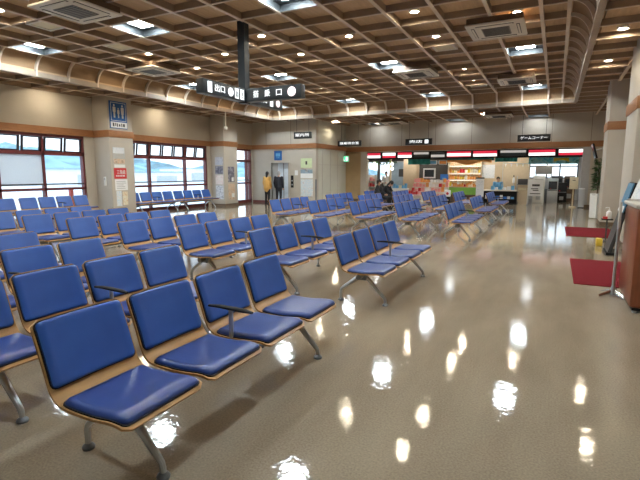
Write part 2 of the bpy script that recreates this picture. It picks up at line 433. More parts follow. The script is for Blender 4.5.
# ---- outside
tag(B().box(-260, XL-.25, -120, 320, -.5, -.25).build('ground_apron', M['concrete']), kind='structure')
b = B(); N = 90; vs = []; fs = []
for i in range(N):
    y = -60 + i*5.0; h = 5.2 + 3.0*math.sin(i*.23) + 2.0*math.sin(i*.61+1) + 1.2*math.sin(i*1.7) + random.uniform(-.4, .4)
    for dx, hh in ((0, -.4), (-8, h*.45), (-20, h*.8), (-40, h*1.15), (-80, -.4)): vs.append((-130+dx+random.uniform(-2, 2), y, hh if hh < 0 else hh + random.uniform(-.7, .7)))
for i in range(N-1):
    for k in range(4): fs.append((i*5+k, i*5+k+1, (i+1)*5+k+1, (i+1)*5+k))
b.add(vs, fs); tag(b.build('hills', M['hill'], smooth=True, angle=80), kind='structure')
for i, (x, y, w, h, d) in enumerate(((-60, 44, 9, 2.3, 5), (-70, 78, 14, 2.7, 6), (-64, 62, 8, 1.9, 4))):
    t = empty('airport_shed', (x, y, -.25), label=['small white shed across the apron, seen through the first window', 'long white shed across the apron beyond the second window', 'low white shed standing between two larger sheds on the apron'][i], cat='building')
    B().box(-d/2, d/2, -w/2, w/2, 0, h).build('wall', M['white'], t); B().box(-d/2-.2, d/2+.2, -w/2-.2, w/2+.2, h, h+.25).build('roof', M['shop_blue'], t)
    B().box(d/2, d/2+.05, -w*.3, w*.3, .2, h*.7).build('door', M['shop_grey'], t)
for i, (y, lb) in enumerate(((10.9, 'red steel post standing outside the first window'), (21.75, 'red steel post standing outside the narrow window'), (18.2, 'red steel post standing outside the second window'))):
    t = empty('outdoor_post', (-15.6, y, -.25), label=lb, cat='post')
    B().box(-.06, .06, -.06, .06, 0, 1.25 if i != 1 else 3.4).build('shaft', M['red_post'], t); B().box(-.12, .12, -.12, .12, 0, .05).build('base_plate', M['red_post'], t)

# ================================================================== CEILING FITTINGS
LX = [-11.72 + .0, -8.24, -4.573, -.914]
LX = [X0-PX*12-PX*.5+.0, X0-PX*8-PX*.5, X0-PX*4-PX*.5, X0-PX*.5]
LY = [2.0, 7.7, 13.4, 19.1]
def lightbox():
    t = empty('ceiling_light')
    b = B(); hx, hy = PX/2-.04, .475-.026; g = .012
    b.box(-hx, -hx+g, -hy, hy, -.132, -.004); b.box(hx-g, hx, -hy, hy, -.132, -.004); b.box(-hx, hx, -hy, -hy+g, -.132, -.004); b.box(-hx, hx, hy-g, hy, -.132, -.004)
    b.box(-hx, hx, -hy, hy, -.012, -.004)
    b.build('reflector', M['reflector'], t)
    B().box(-.21, .21, -.20, .20, -.035, -.012, bev=.006).build('diffuser', M['panel_glow'], t, True)
    return t
proto = lightbox(); first = True
rown = ['overhead row', 'row above the second bench row', 'mid-hall row', 'back cove row']
coln = ['over the window side', 'third from the open aisle', 'second from the open aisle', 'over the open aisle']
for j, y in enumerate(LY):
    for i, x in enumerate(LX):
        o = proto if first else copy_tree(proto); first = False
        o.location = (x, y, ZP)
        tag(o, 'square ceiling light panel %s, %s' % (coln[i], rown[j]), 'ceiling light', 'square ceiling light panels')
low_me = [c for c in proto.children if 'diffuser' in c.name][0].data.copy(); low_me.materials[0] = M['panel_low']
for i, x in enumerate((-8.69, -4.573, -.914)):
    o = copy_tree(proto); o.location = (x, 23.85, ZQ)
    for ch in o.children:
        if 'diffuser' in ch.name: ch.data = low_me
    tag(o, ['square light panel in the low ceiling before the souvenir shop', 'square light panel in the low ceiling before the food counter', 'square light panel in the low ceiling before the game corner'][i], 'ceiling light', 'square ceiling light panels')
def downlight():
    t = empty('downlight')
    B().lathe([(.062, -.030), (.10, -.045), (.108, -.030), (.108, 0), (.06, 0)], n=20).build('ring', M['white'], t, True)
    B().lathe([(.005, -.036), (.045, -.035), (.060, -.034), (.062, -.01)], n=20).build('lens', M['lamp_glow'], t, True)
    return t
dproto = downlight(); first = True
colX = [X0-PX*k-PX*.5 for k in range(13)]
grid = {}
for k in range(0, 13, 2):
    ys = (3.9, 5.8, 9.6, 11.5, 15.3, 17.2) if (k//2) % 2 == 1 else (4.85, 10.55, 16.25)
    if k == 12: ys = (4.85, 9.6, 10.55)[0:1] + (10.55, 16.25)
    for y in ys: grid.setdefault(round(y, 2), []).append(colX[k])
for j, y in enumerate(sorted(grid)):
    xs = sorted(grid[y], reverse=True)
    for i, x in enumerate(xs):
        o = dproto if first else copy_tree(dproto); first = False
        o.location = (x, y, ZP)
        tag(o, 'round warm downlight, %s from the open aisle in the %s downlight row from the camera' % (ORD[i], ORD[j]), 'downlight', 'round ceiling downlights')
for i, y in enumerate((4.4, 8.0, 10.75, 13.55, 17.9, 21.6)):
    o = copy_tree(dproto); o.location = (.95, y, ZQ)
    tag(o, 'round downlight in the low ceiling over the red mats, %s from the camera' % ORD[i], 'downlight', 'round ceiling downlights')
for i, x in enumerate((-10.4, -6.9, -3.0)):
    o = copy_tree(dproto); o.location = (x, 22.35, ZQ)
    tag(o, 'round downlight in the low ceiling before the shops, %s from the elevator wall' % ORD[i], 'downlight', 'round ceiling downlights')
for i, y in enumerate((9.45, 14.15, 18.1)):
    o = copy_tree(dproto); o.location = (-13.95, y, ZQ)
    tag(o, 'round downlight in the low ceiling along the windows, %s from the camera' % ORD[i], 'downlight', 'round ceiling downlights')

def air_con():
    t = empty('air_conditioner'); h = .56
    b = B(); b.box(-h+.03, h-.03, -h+.03, h-.03, -.115, -.001); b.build('casing', M['brown_box'], t)
    B().box(-h, h, -h, h, -.155, -.115, bev=.015).build('face_panel', M['ivory'], t, True)
    g = B().box(-.27, .27, -.27, .27, -.167, -.15).build('grille', M['grille'], t)
    b = B()
    for k in range(9): b.box(-.25, .25, -.25+k*.0625-.008, -.25+k*.0625+.008, -.173, -.165)
    b.build('louver', M['dark'], g)
    for k in range(4):
        s = B().box(-.36, .36, .40, .465, -.161, -.15, bev=.006).build('air_slot', M['dark'], t, True); s.rotation_euler = (0, 0, k*PI/2)
        f = B().box(-.34, .34, .415, .45, -.169, -.158).build('flap', M['ivory'], s)
    return t
aproto = air_con()
acs = [(-8.05, 6.0, ZC, 'square ceiling air conditioner over the window-side benches, cut by the photo top edge'),
       (-10.7, 10.35, ZC, 'square ceiling air conditioner high above the restroom sign column'),
       (-3.95, 14.2, ZC, 'square ceiling air conditioner in mid hall beyond the hanging sign'),
       (-1.30, 10.72, ZC, 'square ceiling air conditioner over the open aisle, largest in view'),
       (-1.33, 16.75, ZC, 'square ceiling air conditioner over the aisle end, before the back cove'),
       (-2.38, 21.9, ZS, 'square air conditioner in the low ceiling above the game corner sign'),
       (-7.3, 22.6, ZS, 'square air conditioner in the low ceiling before the souvenir shop'),
       (-4.0, 5.9, ZC, 'square ceiling air conditioner above the middle benches at the photo top')]
for i, (x, y, z, lb) in enumerate([(a, b_, c-.013, d) for a, b_, c, d in acs]):
    o = aproto if i == 0 else copy_tree(aproto); o.location = (x, y, z); tag(o, lb, 'air conditioner', 'ceiling air conditioners')
def vent():
    t = empty('ceiling_vent')
    b = B(); b.box(-.28, .28, -.28, -.22, -.08, 0); b.box(-.28, .28, .22, .28, -.08, 0); b.box(-.28, -.22, -.22, .22, -.08, 0); b.box(.22, .28, -.22, .22, -.08, 0)
    b.build('frame', M['ivory'], t); B().box(-.22, .22, -.22, .22, -.065, 0).build('filter', M['cream'], t)
    return t
vproto = vent()
for i, (x, y, lb) in enumerate(((colX[10], 6.75, 'small cream ceiling vent beside the cut-off air conditioner'), (colX[10], 8.65, 'small cream ceiling vent between two downlights on the window side'),
                                (colX[2], 12.45, 'small cream ceiling vent just past a downlight in mid ceiling'), (colX[2], 18.15, 'small cream ceiling vent close to the back cove'))):
    o = vproto if i == 0 else copy_tree(vproto); o.location = (x, y, ZP); tag(o, lb, 'vent', 'small ceiling vents')
# camera pole under the cove
t = empty('ceiling_camera', (-12.82, 16.35, 4.15), label='white dome camera on a short pole under the ceiling cove', cat='camera')
B().tube([(0, 0, .02), (0, 0, -.62)], .028, 10).build('pole', M['ivory'], t, True)
B().lathe([(.005, -.76), (.06, -.74), (.085, -.68), (.085, -.62), (.03, -.60)], n=14).build('dome', M['white'], t, True)

# ================================================================== BENCHES
PROF0 = [(-.304, .822), (-.276, .744), (-.243, .655), (-.214, .565), (-.188, .49), (-.158, .447), (-.105, .424), (0, .416), (.12, .418), (.235, .428), (.295, .424), (.335, .402)]
def catmull(P, n):
    out = []
    for i in range(len(P)-1):
        p0, p1, p2, p3 = P[max(i-1, 0)], P[i], P[i+1], P[min(i+2, len(P)-1)]
        for k in range(n):
            t = k/n
            out.append(tuple(.5*((2*p1[a]) + (-p0[a]+p2[a])*t + (2*p0[a]-5*p1[a]+4*p2[a]-p3[a])*t*t + (-p0[a]+3*p1[a]-3*p2[a]+p3[a])*t**3) for a in (0, 1)))
    out.append(P[-1]); return out
DENSE = catmull(PROF0, 12)
LEN = [0]
for a, c in zip(DENSE, DENSE[1:]): LEN.append(LEN[-1] + math.hypot(c[0]-a[0], c[1]-a[1]))
LT = LEN[-1]
def prof(s):
    s = max(0, min(LT, s)); i = 0
    while i < len(LEN)-2 and LEN[i+1] < s: i += 1
    f = (s-LEN[i])/(LEN[i+1]-LEN[i]); a, c = DENSE[i], DENSE[i+1]
    x, z = a[0]+(c[0]-a[0])*f, a[1]+(c[1]-a[1])*f
    i0, i1 = max(0, i-2), min(len(DENSE)-1, i+3)
    tx, tz = DENSE[i1][0]-DENSE[i0][0], DENSE[i1][1]-DENSE[i0][1]; L = math.hypot(tx, tz)
    return x, z, -tz/L, tx/L                    # point, normal towards the sitter
def patch(s0, s1, W, r, o0, o1, ns, nt, bulge=0, y=0, er=.03):
    """a slab lying along the seat profile: rounded outline, offsets o0..o1 along the normal, optional pillow top"""
    b = B(); T = []; Bo = []
    ss = []
    for i in range(ns+1):
        u = i/ns; u = .5-.5*math.cos(PI*u) if ns < 20 else u
        ss.append(s0+(s1-s0)*u)
    for s in ss:
        d = min(s-s0, s1-s); w = W - (r - math.sqrt(max(0, r*r-(r-d)**2)) if d < r else 0)
        x, z, nx, nz = prof(s); back = max(0, min(1, (.42-s)/.12))
        rt, rb = [], []
        for k in range(nt+1):
            t = math.sin((k/nt*2-1)*PI/2)*.35 + (k/nt*2-1)*.65
            bow = -.016*(1-t*t)*back
            e = min(d, w*(1-abs(t))+.0); h = o1
            if bulge:
                q = min(1, e/er); h = o1-bulge + bulge*math.sqrt(max(0, 1-(1-q)**2))
            rt.append(b.bm.verts.new((x+nx*(h)+bow, y+w*t, z+nz*h)))
            rb.append(b.bm.verts.new((x+nx*o0+bow, y+w*t, z+nz*o0)))
        T.append(rt); Bo.append(rb)
    f = b.bm.faces.new
    for i in range(ns):
        for k in range(nt):
            f((T[i][k], T[i][k+1], T[i+1][k+1], T[i+1][k])); f((Bo[i][k], Bo[i+1][k], Bo[i+1][k+1], Bo[i][k+1]))
        f((T[i][0], T[i+1][0], Bo[i+1][0], Bo[i][0])); f((T[i][nt], Bo[i][nt], Bo[i+1][nt], T[i+1][nt]))
    for k in range(nt):
        f((T[0][k], Bo[0][k], Bo[0][k+1], T[0][k+1])); f((T[ns][k], T[ns][k+1], Bo[ns][k+1], Bo[ns][k]))
    return b
SB0, SB1 = .013, .356          # back cushion span along the profile
SS0, SS1 = .445, LT-.028
PITCH = .58
def make_bench():
    root = empty('bench')
    ys = [(-1.5+k)*PITCH for k in range(4)]
    sh = None
    for k, y in enumerate(ys):
        if sh is None:
            sh = patch(0, LT, .268, .042, -.013, 0, 34, 8).build('seat_shell', M['ply'], root, True, angle=50)
            patch(SB0-.005, SB1+.005, .2575, .032, -.001, .007, 16, 8).build('cushion_piping', M['dark_edge'], sh, True)
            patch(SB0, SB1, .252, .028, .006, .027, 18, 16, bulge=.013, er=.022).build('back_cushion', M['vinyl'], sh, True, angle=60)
            patch(SS0-.005, SS1+.005, .2575, .032, -.001, .007, 16, 8).build('cushion_piping', M['dark_edge'], sh, True)
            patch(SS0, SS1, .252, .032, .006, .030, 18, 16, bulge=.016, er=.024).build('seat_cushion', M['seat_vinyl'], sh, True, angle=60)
            c = sh
        else: c = copy_tree(sh, root)
        c.location = (0, y, 0)
    B().tube([(-.02, -1.02, .345), (-.02, 1.02, .345)], .032, 12, flat=1).build('beam', M['steel_dark'], root, True)
    for k, y in enumerate(ys):
        m_ = B(); m_.box(-.10, .16, y-.03, y+.03, .372, .402, bev=.006); m_.box(-.16, -.09, y-.022, y+.022, .375, .42, bev=.006)
        m_.build('seat_mount', M['steel_dark'], root, True)
    for y in (ys[0], ys[3]):
        B().box(-.075, .035, y-.045, y+.045, .285, .385, bev=.014).build('leg_bracket', M['steel_dark'], root, True)
        for sg in (1, -1):
            pts = [(.02, .345), (.10, .268), (.255, .108), (.280, .080), (.287, .055), (.288, .022)] if sg > 0 else [(.02, .345), (.10, .285), (.250, .172), (.276, .145), (.287, .115), (.288, .022)]
            lg = B().tube([(-.02+sg*h_, y, z_) for h_, z_ in pts] if True else [(-.02+sg*.02, y, .345), (-.02+sg*.10, y, .268), (-.02+sg*.255, y, .108), (-.02+sg*.280, y, .080), (-.02+sg*.287, y, .055), (-.02+sg*.288, y, .022)], [.027, .025, .020, .019, .018, .016], 10, flat=1.0).build('leg', M['steel'], root, True)
            B().lathe([(.034, 0), (.036, .012), (.030, .022), (.016, .032), (.012, .04)], (-.02+sg*.288, y, 0), 14).build('foot_pad', M['steel_dark'], lg, True)
    y = .035
    ar = B().tube([(-.17, y, .622), (-.08, y, .630), (.04, y, .626), (.14, y, .620), (.20, y, .612)], [.014, .020, .023, .022, .013], 12, flat=1).build('armrest', M['black'], root, True)
    for v in ar.data.vertices: v.co.z = .622 + (v.co.z-.622)*.62
    ar.data.update()
    B().tube([(.02, y, .375), (.02, y, .622)], .016, 10).build('armrest_post', M['steel'], ar, True)
    return root
bench0 = make_bench(); used = False
XC = [-1.97, -3.17, -4.37, -5.57, -6.77, -7.97, -9.17]
rows = [(2.45, 4, 'row next to the camera'), (5.94, 7, 'second row from the camera'), (11.95, 5, 'third row from the camera'), (15.5, 5, 'fourth row from the camera'), (19.1, 5, 'row just before the shops')]
for j, (yc, n, rn) in enumerate(rows):
    for i in range(n):
        o = copy_tree(bench0) if used else bench0; used = True
        o.location = (XC[i], yc, 0)
        lb = 'blue four-seat bench, %s from the open aisle, in the %s' % (ORD[i] if i else 'first', rn)
        tag(o, lb, 'bench', 'blue four-seat benches')
for y, lb in ((9.38, 'blue four-seat bench against the first window, before the restroom sign column'), (6.98, 'blue four-seat bench along the first window, running out of the photo'),
              (13.32, 'blue four-seat bench against the second window, next to the restroom sign column'), (15.66, 'blue four-seat bench against the second window, next to the postered column')):
    o = copy_tree(bench0); o.location = (-13.95, y, 0); tag(o, lb, 'bench', 'blue four-seat benches')

# ================================================================== HANGING SIGNS
t = empty('hanging_sign', (-6.04, 8.36, 3.02), label='dark cross-shaped overhead direction sign hanging from a black square pole', cat='sign')
B().box(-.085, .085, -.085, .085, .0, 1.88).build('pole', M['sign_black'], t)
for nm, d in (('sign_arm', (-.09, .09, -1.40, -.09, .02, .285)), ('sign_arm', (.09, 1.43, -.09, .09, .02, .285)), ('sign_arm', (-.09, .09, .09, 1.40, .02, .285))):
    B().box(*d, bev=.008).build(nm, M['sign_black'], t, True)
def glyph_boxes(name, cells, place, m, parent):
    """flat raised marks on a sign face: cells are (u0,u1,v0,v1) on the face; place maps u,v,depth to a point"""
    b = B()
    for (u0, u1, v0, v1) in cells:
        p = [place(u, v, d) for u in (u0, u1) for v in (v0, v1) for d in (0, .006)]
        b.add(p, [(0, 1, 3, 2), (4, 6, 7, 5), (0, 4, 5, 1), (2, 3, 7, 6), (0, 2, 6, 4), (1, 5, 7, 3)])
    return b.build(name, m, parent)
def disc(name, u, v, r, place, m, parent, n=20):
    b = B(); vs = [place(u+r*math.cos(2*PI*k/n), v+r*math.sin(2*PI*k/n), d) for d in (0, .006) for k in range(n)]
    b.add(vs, [tuple(range(n)), tuple(range(2*n-1, n-1, -1))] + [(k, (k+1) % n, n+(k+1) % n, n+k) for k in range(n)])
    return b.build(name, m, parent)
pl_x = lambda u, v, d: Vector((.091+d, u, v))
pl_y = lambda u, v, d: Vector((u, -.091-d, v))
# aisle-facing arm: arrow plate, way-out characters, round clock and two pictogram plates
glyph_boxes('arrow_plate', [(-1.28, -1.16, .05, .25)], pl_x, M['sign_glow'], t)
text('lettering', '出口', .15, (.093, -.92, .15), FACE_PX, M['sign_glow'], t, w=.30)
disc('round_mark', -.585, .15, .085, pl_x, M['sign_glow'], t)
q = glyph_boxes('pictogram_plate', [(-.445, -.325, .05, .25)], pl_x, M['sign_glow'], t)
glyph_boxes('pictogram_plate', [(-.265, -.145, .05, .25)], pl_x, M['sign_glow'], t)
pl_x2 = lambda u, v, d: Vector((.0975+d*.3, u, v))
glyph_boxes('pictogram', [(-.425, -.395, .08, .19), (-.375, -.345, .08, .19), (-.42, -.40, .20, .22), (-.37, -.35, .20, .22)], pl_x2, M['sign_black'], t)
glyph_boxes('pictogram', [(-.235, -.175, .08, .10), (-.22, -.19, .12, .20)], pl_x2, M['sign_black'], t)
glyph_boxes('pictogram', [(-1.225, -1.215, .07, .23), (-1.25, -1.19, .18, .19)], pl_x2, M['sign_black'], t)
glyph_boxes('clock_hand', [(-.59, -.58, .15, .21), (-.585, -.545, .145, .155)], pl_x2, M['sign_black'], t)
for u_, ch_ in ((.36, '搭'), (.64, '乗'), (.92, '口')): text('lettering', ch_, .15, (u_, -.093, .15), FACE_NY, M['sign_glow'], t, w=.13)
disc('round_mark', 1.22, .15, .095, pl_y, M['sign_pink'], t)
text('lettering', '出口', .15, (.093, .55, .15), FACE_PX, M['sign_glow'], t, w=.36)
disc('round_mark', 1.20, .15, .085, pl_x, M['sign_pink'], t)
glyph_boxes('pictogram_plate', [(.86, .98, .05, .25)], pl_x, M['sign_glow'], t)

def small_sign(x, y, z0, w, h, body, label, hang=None, mark=None):
    t = empty('hanging_sign', (x, y, z0), label=label, cat='sign')
    B().box(-w/2, w/2, -.06, .06, 0, h, bev=.008).build('sign_box', M['sign_black'], t, True)
    text('lettering', body, h*.52, (0 if not mark else -w*.10, -.063, h*.5), FACE_NY, M['sign_glow'], t, w=w*(.82 if not mark else .5))
    if mark: glyph_boxes('pictogram_plate', [(w*.24, w*.24+h*.6, h*.2, h*.8)], lambda u, v, d: Vector((u, -.061-d, v)), M['sign_glow'], t)
    for sx in (-.36, .36):
        B().tube([(sx*w, 0, h), (sx*w, 0, (hang or ZS)-z0+.1)], .009, 6).build('hanging_rod', M['dark'], t)
    return t
small_sign(-1.01, 23.4, 2.98, 1.36, .30, 'ゲームコーナー', 'black hanging sign with white game corner lettering before the arcade')
small_sign(-6.28, 23.4, 2.97, 1.34, .30, '売店', 'black hanging sign with white shop lettering over the souvenir shop', mark=True)
small_sign(-10.05, 23.4, 3.0, 1.36, .29, '搭乗待合室', 'black hanging sign with white lettering over the tan passage wall')
small_sign(-10.45, 18.9, 3.12, .88, .30, '案内所', 'small black sign hung on two rods before the elevator wall')
t = empty('exit_sign', (-10.72, 24.28, 2.18), label='small green emergency exit sign above the tan passage wall', cat='exit sign')
B().box(-.26, .26, -.05, .05, 0, .34, bev=.01).build('housing', M['white'], t, True)
B().box(-.24, .24, -.056, -.05, .02, .32).build('green_face', M['exit_green'], t)
glyph_boxes('running_figure', [(-.10, -.05, .20, .25), (-.12, -.02, .12, .19), (-.16, -.10, .06, .12), (-.04, .02, .06, .12), (.08, .20, .06, .28)], lambda u, v, d: Vector((u, -.057-d*.5, v)), M['sign_glow'], t)
B().tube([(0, 0, .34), (0, 0, 2.1)], .009, 6).build('hanging_rod', M['dark'], t)

# restroom sign on column one
CX = -13.80
t = empty('restroom_sign', (CX, 11.62, 3.10), label='blue restroom sign with three white figures, high on the column', cat='sign')
B().box(.001, .03, -.36, .36, 0, .92, bev=.006).build('panel', M['sign_blue'], t, True)
pl_s = lambda u, v, d: Vector((.031+d, u, v))
glyph_boxes('caption_strip', [(-.34, .34, .02, .22)], pl_s, M['paper'], t)
glyph_boxes('border_line', [(-.31, .31, .86, .875), (-.31, .31, .255, .27), (-.31, -.297, .27, .86), (.297, .31, .27, .86)], pl_s, M['paper'], t)
for k, (u, s) in enumerate(((-.17, .88), (0, .66), (.17, .88))):
    b = B(); z0 = .36
    def bx(a, c, e, f): b.box(.031, .038, u+a*s, u+c*s, z0+e*s, z0+f*s)
    b.ball((.034, u, z0+.475*s), .042*s, sub=2, sc=(.1, 1, 1))
    bx(-.042, .042, .22, .42); bx(-.036, -.006, 0, .24); bx(.006, .036, 0, .24); bx(-.066, -.050, .22, .41); bx(.050, .066, .22, .41)
    if k == 2: b.box(.031, .038, u-.058*s, u+.058*s, z0+.15*s, z0+.26*s)
    b.build('figure', M['paper'], t)
glyph_boxes('caption_mark', [(-.26, -.20, .06, .18), (-.16, -.12, .08, .18), (-.09, -.05, .06, .17), (-.01, .05, .07, .15), (.09, .13, .06, .18), (.16, .24, .07, .17)], lambda u, v, d: Vector((.0375+d*.3, u, v)), M['dark'], t)

# posters -----------------------------------------------------------
def pic_mat(name, cols, scale=7, seed=0):
    m, nt, b = new_mat(name)
    n = tex(nt, scale, 3, .6); n.inputs['Distortion'].default_value = .6 + seed*.1
    k = len(cols); r = ramp(nt, n.outputs['Fac'], [(.32 + .36*i/(k-1), c) for i, c in enumerate(cols)])
    link(nt, r.outputs['Color'], b.inputs['Base Color']); b.inputs['Roughness'].default_value = .45
    return m
PM = {
 'town': pic_mat('print_town', [(.40, .44, .46), (.50, .50, .48), (.42, .38, .35)], 12),
 'greyblue': pic_mat('print_greyblue', [(.30, .34, .45), (.60, .62, .68), (.42, .42, .48)], 8, 1),
 'mono': pic_mat('print_mono', [(.12, .13, .16), (.65, .66, .70), (.75, .76, .78)], 14, 2),
 'warm': pic_mat('print_warm', [(.55, .30, .14), (.70, .55, .42), (.30, .22, .18)], 10, 3),
 'dark': pic_mat('print_dark', [(.04, .04, .06), (.16, .15, .2), (.45, .42, .45)], 6, 4),
 'pale': pic_mat('print_pale', [(.60, .64, .70), (.76, .78, .80), (.50, .54, .62)], 16, 5),
 'pink': pic_mat('print_pink', [(.72, .55, .50), (.76, .70, .66), (.6, .45, .44)], 8, 6),
 'map': pic_mat('print_map', [(.76, .78, .80), (.50, .62, .72), (.78, .8, .8), (.55, .40, .40)], 13, 7),
 'food': pic_mat('print_food', [(.30, .14, .05), (.72, .60, .35), (.80, .72, .55), (.75, .35, .10), (.30, .36, .10)], 9, 8),
 'hana': pic_mat('print_flower', [(.76, .76, .72), (.74, .68, .50), (.60, .30, .16)], 9, 9),
 'blue': pic_mat('print_blue', [(.02, .10, .20), (.06, .22, .38), (.03, .14, .28)], 4, 1),
 'aqua': pic_mat('print_aqua', [(.02, .30, .45), (.10, .50, .62), (.35, .65, .68), (.02, .22, .20)], 3, 2),
}
def poster(face, a0, a1, z0, z1, at, m, label, cat='poster', marks=None):
    """face 'x': on a wall looking to +x, a = y range; 'y': on a wall looking to -y, a = x range"""
    ac = (a0+a1)/2; w = (a1-a0)/2; h = z1-z0
    t = empty('poster', (at, ac, z0) if face == 'x' else (ac, at, z0), label=label, cat=cat)
    if face == 'x':
        B().box(-.0005, .006, -w, w, 0, h).build('sheet', m, t); pl = lambda u, v, d: Vector((.0065+d*.3, u, v))
    else:
        B().box(-w, w, -.006, .0001, 0, h).build('sheet', m, t); pl = lambda u, v, d: Vector((u, -.0065-d*.3, v))
    for (mm, cells) in (marks or []):
        glyph_boxes('print_mark', [(-w+u0*2*w, -w+u1*2*w, v0*h, v1*h) for (u0, u1, v0, v1) in cells], pl, mm, t)
    return t
lines = lambda n, lo, hi, a=.1, c=.9: [(a, c-random.uniform(0, .3), lo+(hi-lo)*(k+.25)/n, lo+(hi-lo)*(k+.6)/n) for k in range(n)]
poster('x', 11.30, 11.82, 1.88, 2.46, CX, PM['town'], 'town view poster at the top of the restroom sign column', marks=[(PM['warm'], [(.04, .96, .02, .30)]), (PM['pale'], [(.04, .96, .62, .97)])])
poster('x', 11.34, 11.80, 1.75, 1.86, CX, M['paper'], 'narrow white notice strip directly above the red notice')
r_ = poster('x', 11.31, 11.84, 1.36, 1.73, CX, M['red'], 'red notice with white lettering on the restroom sign column')
text('lettering', '三角線', .17, (.009, .03, .22), FACE_PX, M['paper'], r_, w=.36)
glyph_boxes('print_mark', [(-.19, -.13, .08, .12), (-.11, -.04, .08, .12), (-.02, .06, .08, .12), (.08, .19, .08, .12)], lambda u, v, d: Vector((.0065+d*.3, u, v)), M['paper'], r_)
poster('x', 11.33, 11.86, .95, 1.34, CX, M['paper'], 'white printed sheet directly below the red notice', marks=[(M['shop_grey'], lines(5, .1, .9))])
poster('x', 11.36, 11.58, .40, .93, CX, PM['map'], 'narrow patterned leaflet low on the restroom sign column')
poster('x', 11.62, 11.84, .42, .90, CX, PM['hana'], 'small gold and white leaflet low on the restroom sign column')
t = empty('intercom', (-14.12, 11.2, 1.12), label='small white intercom box on the near side of the restroom sign column', cat='intercom')
B().box(-.05, .05, -.035, 0, 0, .31, bev=.008).build('body', M['white'], t, True); B().box(-.03, .03, -.04, -.034, .19, .27).build('speaker_slot', M['shop_grey'], t)
Y2 = 17.40
for z0, z1, m, lb in ((1.93, 2.30, 'greyblue', 'grey seaside poster topmost on the second column'), (1.52, 1.88, 'dark', 'dark landscape poster second from the top on the second column'),
                      (1.03, 1.46, 'pink', 'pale pink poster in the middle of the second column'), (.34, .98, 'mono', 'black and white patterned poster lowest on the second column')):
    poster('y', -14.33, -13.88, z0, z1, Y2, PM[m], lb)
poster('x', 17.66, 18.14, 1.14, 1.86, CX, PM['dark'], 'dark arched picture board on the aisle face of the second column', marks=[(M['paper'], [(.55, .85, .05, .3)])])
poster('x', 17.66, 18.16, .30, 1.06, CX, PM['warm'], 'warm brown picture board under the dark one on the second column', marks=[(M['paper'], [(.5, .9, .15, .4)])])

# ---- elevator
t = empty('door_1', ((EX0+EX1)/2, YE, 0), kind='structure')
W = (EX1-EX0)/2
b = B(); b.box(-W-.06, -W, -.03, .12, 0, EZ+.06); b.box(W, W+.06, -.03, .12, 0, EZ+.06); b.box(-W, W, -.03, .12, EZ, EZ+.06)
b.build('door_frame', M['stone'], t)['kind'] = 'structure'
B().box(-W, -W+.34, .10, .13, 0, EZ).build('door_leaf', M['shop_grey'], t)['kind'] = 'structure'
B().box(-W+.34, W, .14, .17, 0, EZ).build('door_leaf', M['elevator'], t)['kind'] = 'structure'
B().box(-W+.66, -W+.69, .12, .145, 0, EZ).build('door_seam', M['steel_dark'], t)['kind'] = 'structure'
t = empty('elevator_sign', (-12.97, YE, 2.22), label='blue elevator pictogram sign above the elevator door', cat='sign')
B().box(-.23, .23, -.02, .0005, 0, .48).build('panel', M['sign_blue'], t)
glyph_boxes('pictogram', [(-.13, .13, .20, .36), (-.08, -.03, .10, .18), (.03, .08, .10, .18)], lambda u, v, d: Vector((u, -.021-d, v)), M['sky_blue'], t)
t = empty('call_panel', (-12.13, YE, .82), label='tall black call button panel beside the elevator door', cat='call panel')
B().box(-.075, .075, -.025, .0005, 0, .62).build('plate', M['black'], t)
for z in (.12, .32): B().box(-.03, .03, -.032, -.024, z, z+.06).build('button', M['steel'], t)
B().box(-.04, .04, -.03, -.024, .47, .55).build('display', M['screen'], t)
p = poster('y', -11.62, -10.98, 1.82, 2.30, YE, M['mint'], 'pale green notice on the wall right of the elevator', marks=[(M['dark'], [(.42, .58, .35, .7)])])
p['label'] = 'pale green notice topmost on the elevator wall'
poster('y', -11.64, -10.94, 1.30, 1.74, YE, M['paper'], 'white notice with a teal top band on the elevator wall', marks=[(M['shop_blue'], [(0, 1, .55, 1)]), (M['paper'], [(.4, .6, .7, .95)])])
poster('y', -11.64, -10.94, .36, 1.25, YE, PM['map'], 'large floor map sheet lowest on the elevator wall', cat='map', marks=[(M['dark'], [(0, 1, 0, .02)])])
poster('y', -11.98, -11.80, 1.45, 1.70, YE, M['paper'], 'small white notice beside the elevator call panel')

# ================================================================== SHOPS
t = empty('shop_sign_band', ((OX0+OX1+.46)/2, YB+.12, 2.30), label='black fascia band behind the red and white shop signs', cat='fascia')
B().box(-(OX1+.46-OX0)/2, (OX1+.46-OX0)/2, .02, .10, 0, .45).build('board', M['black'], t)
SG = [(-9.49, -8.66, 'rw'), (-8.61, -7.80, 'wr'), (-7.75, -6.91, 'rw'), (-6.87, -6.0, 'gk'), (-5.95, -5.17, 'kp'), (-5.13, -3.87, 'pw'), (-3.83, -2.63, 'rw'), (-2.55, -1.32, 'gk'), (-1.28, -.07, 'rw'), (0, 1.46, 'wr')]
SL = ['red over white lit shop sign, first from the tan passage wall', 'white over red lit shop sign, second from the tan passage wall', 'red over white lit shop sign above the blue-grey shop door', 'dark shop sign with a pale strip over the teal banner',
      'dark shop sign with a pinkish lower strip over the two small cards', 'broad white and red lit sign at the start of the food counter', 'broad red over white lit sign above the white poster', 'broad dark shop sign with a grey strip above the clerk counter',
      'broad red over white lit sign at the game corner entrance', 'broad white over red lit sign at the end of the shop front']
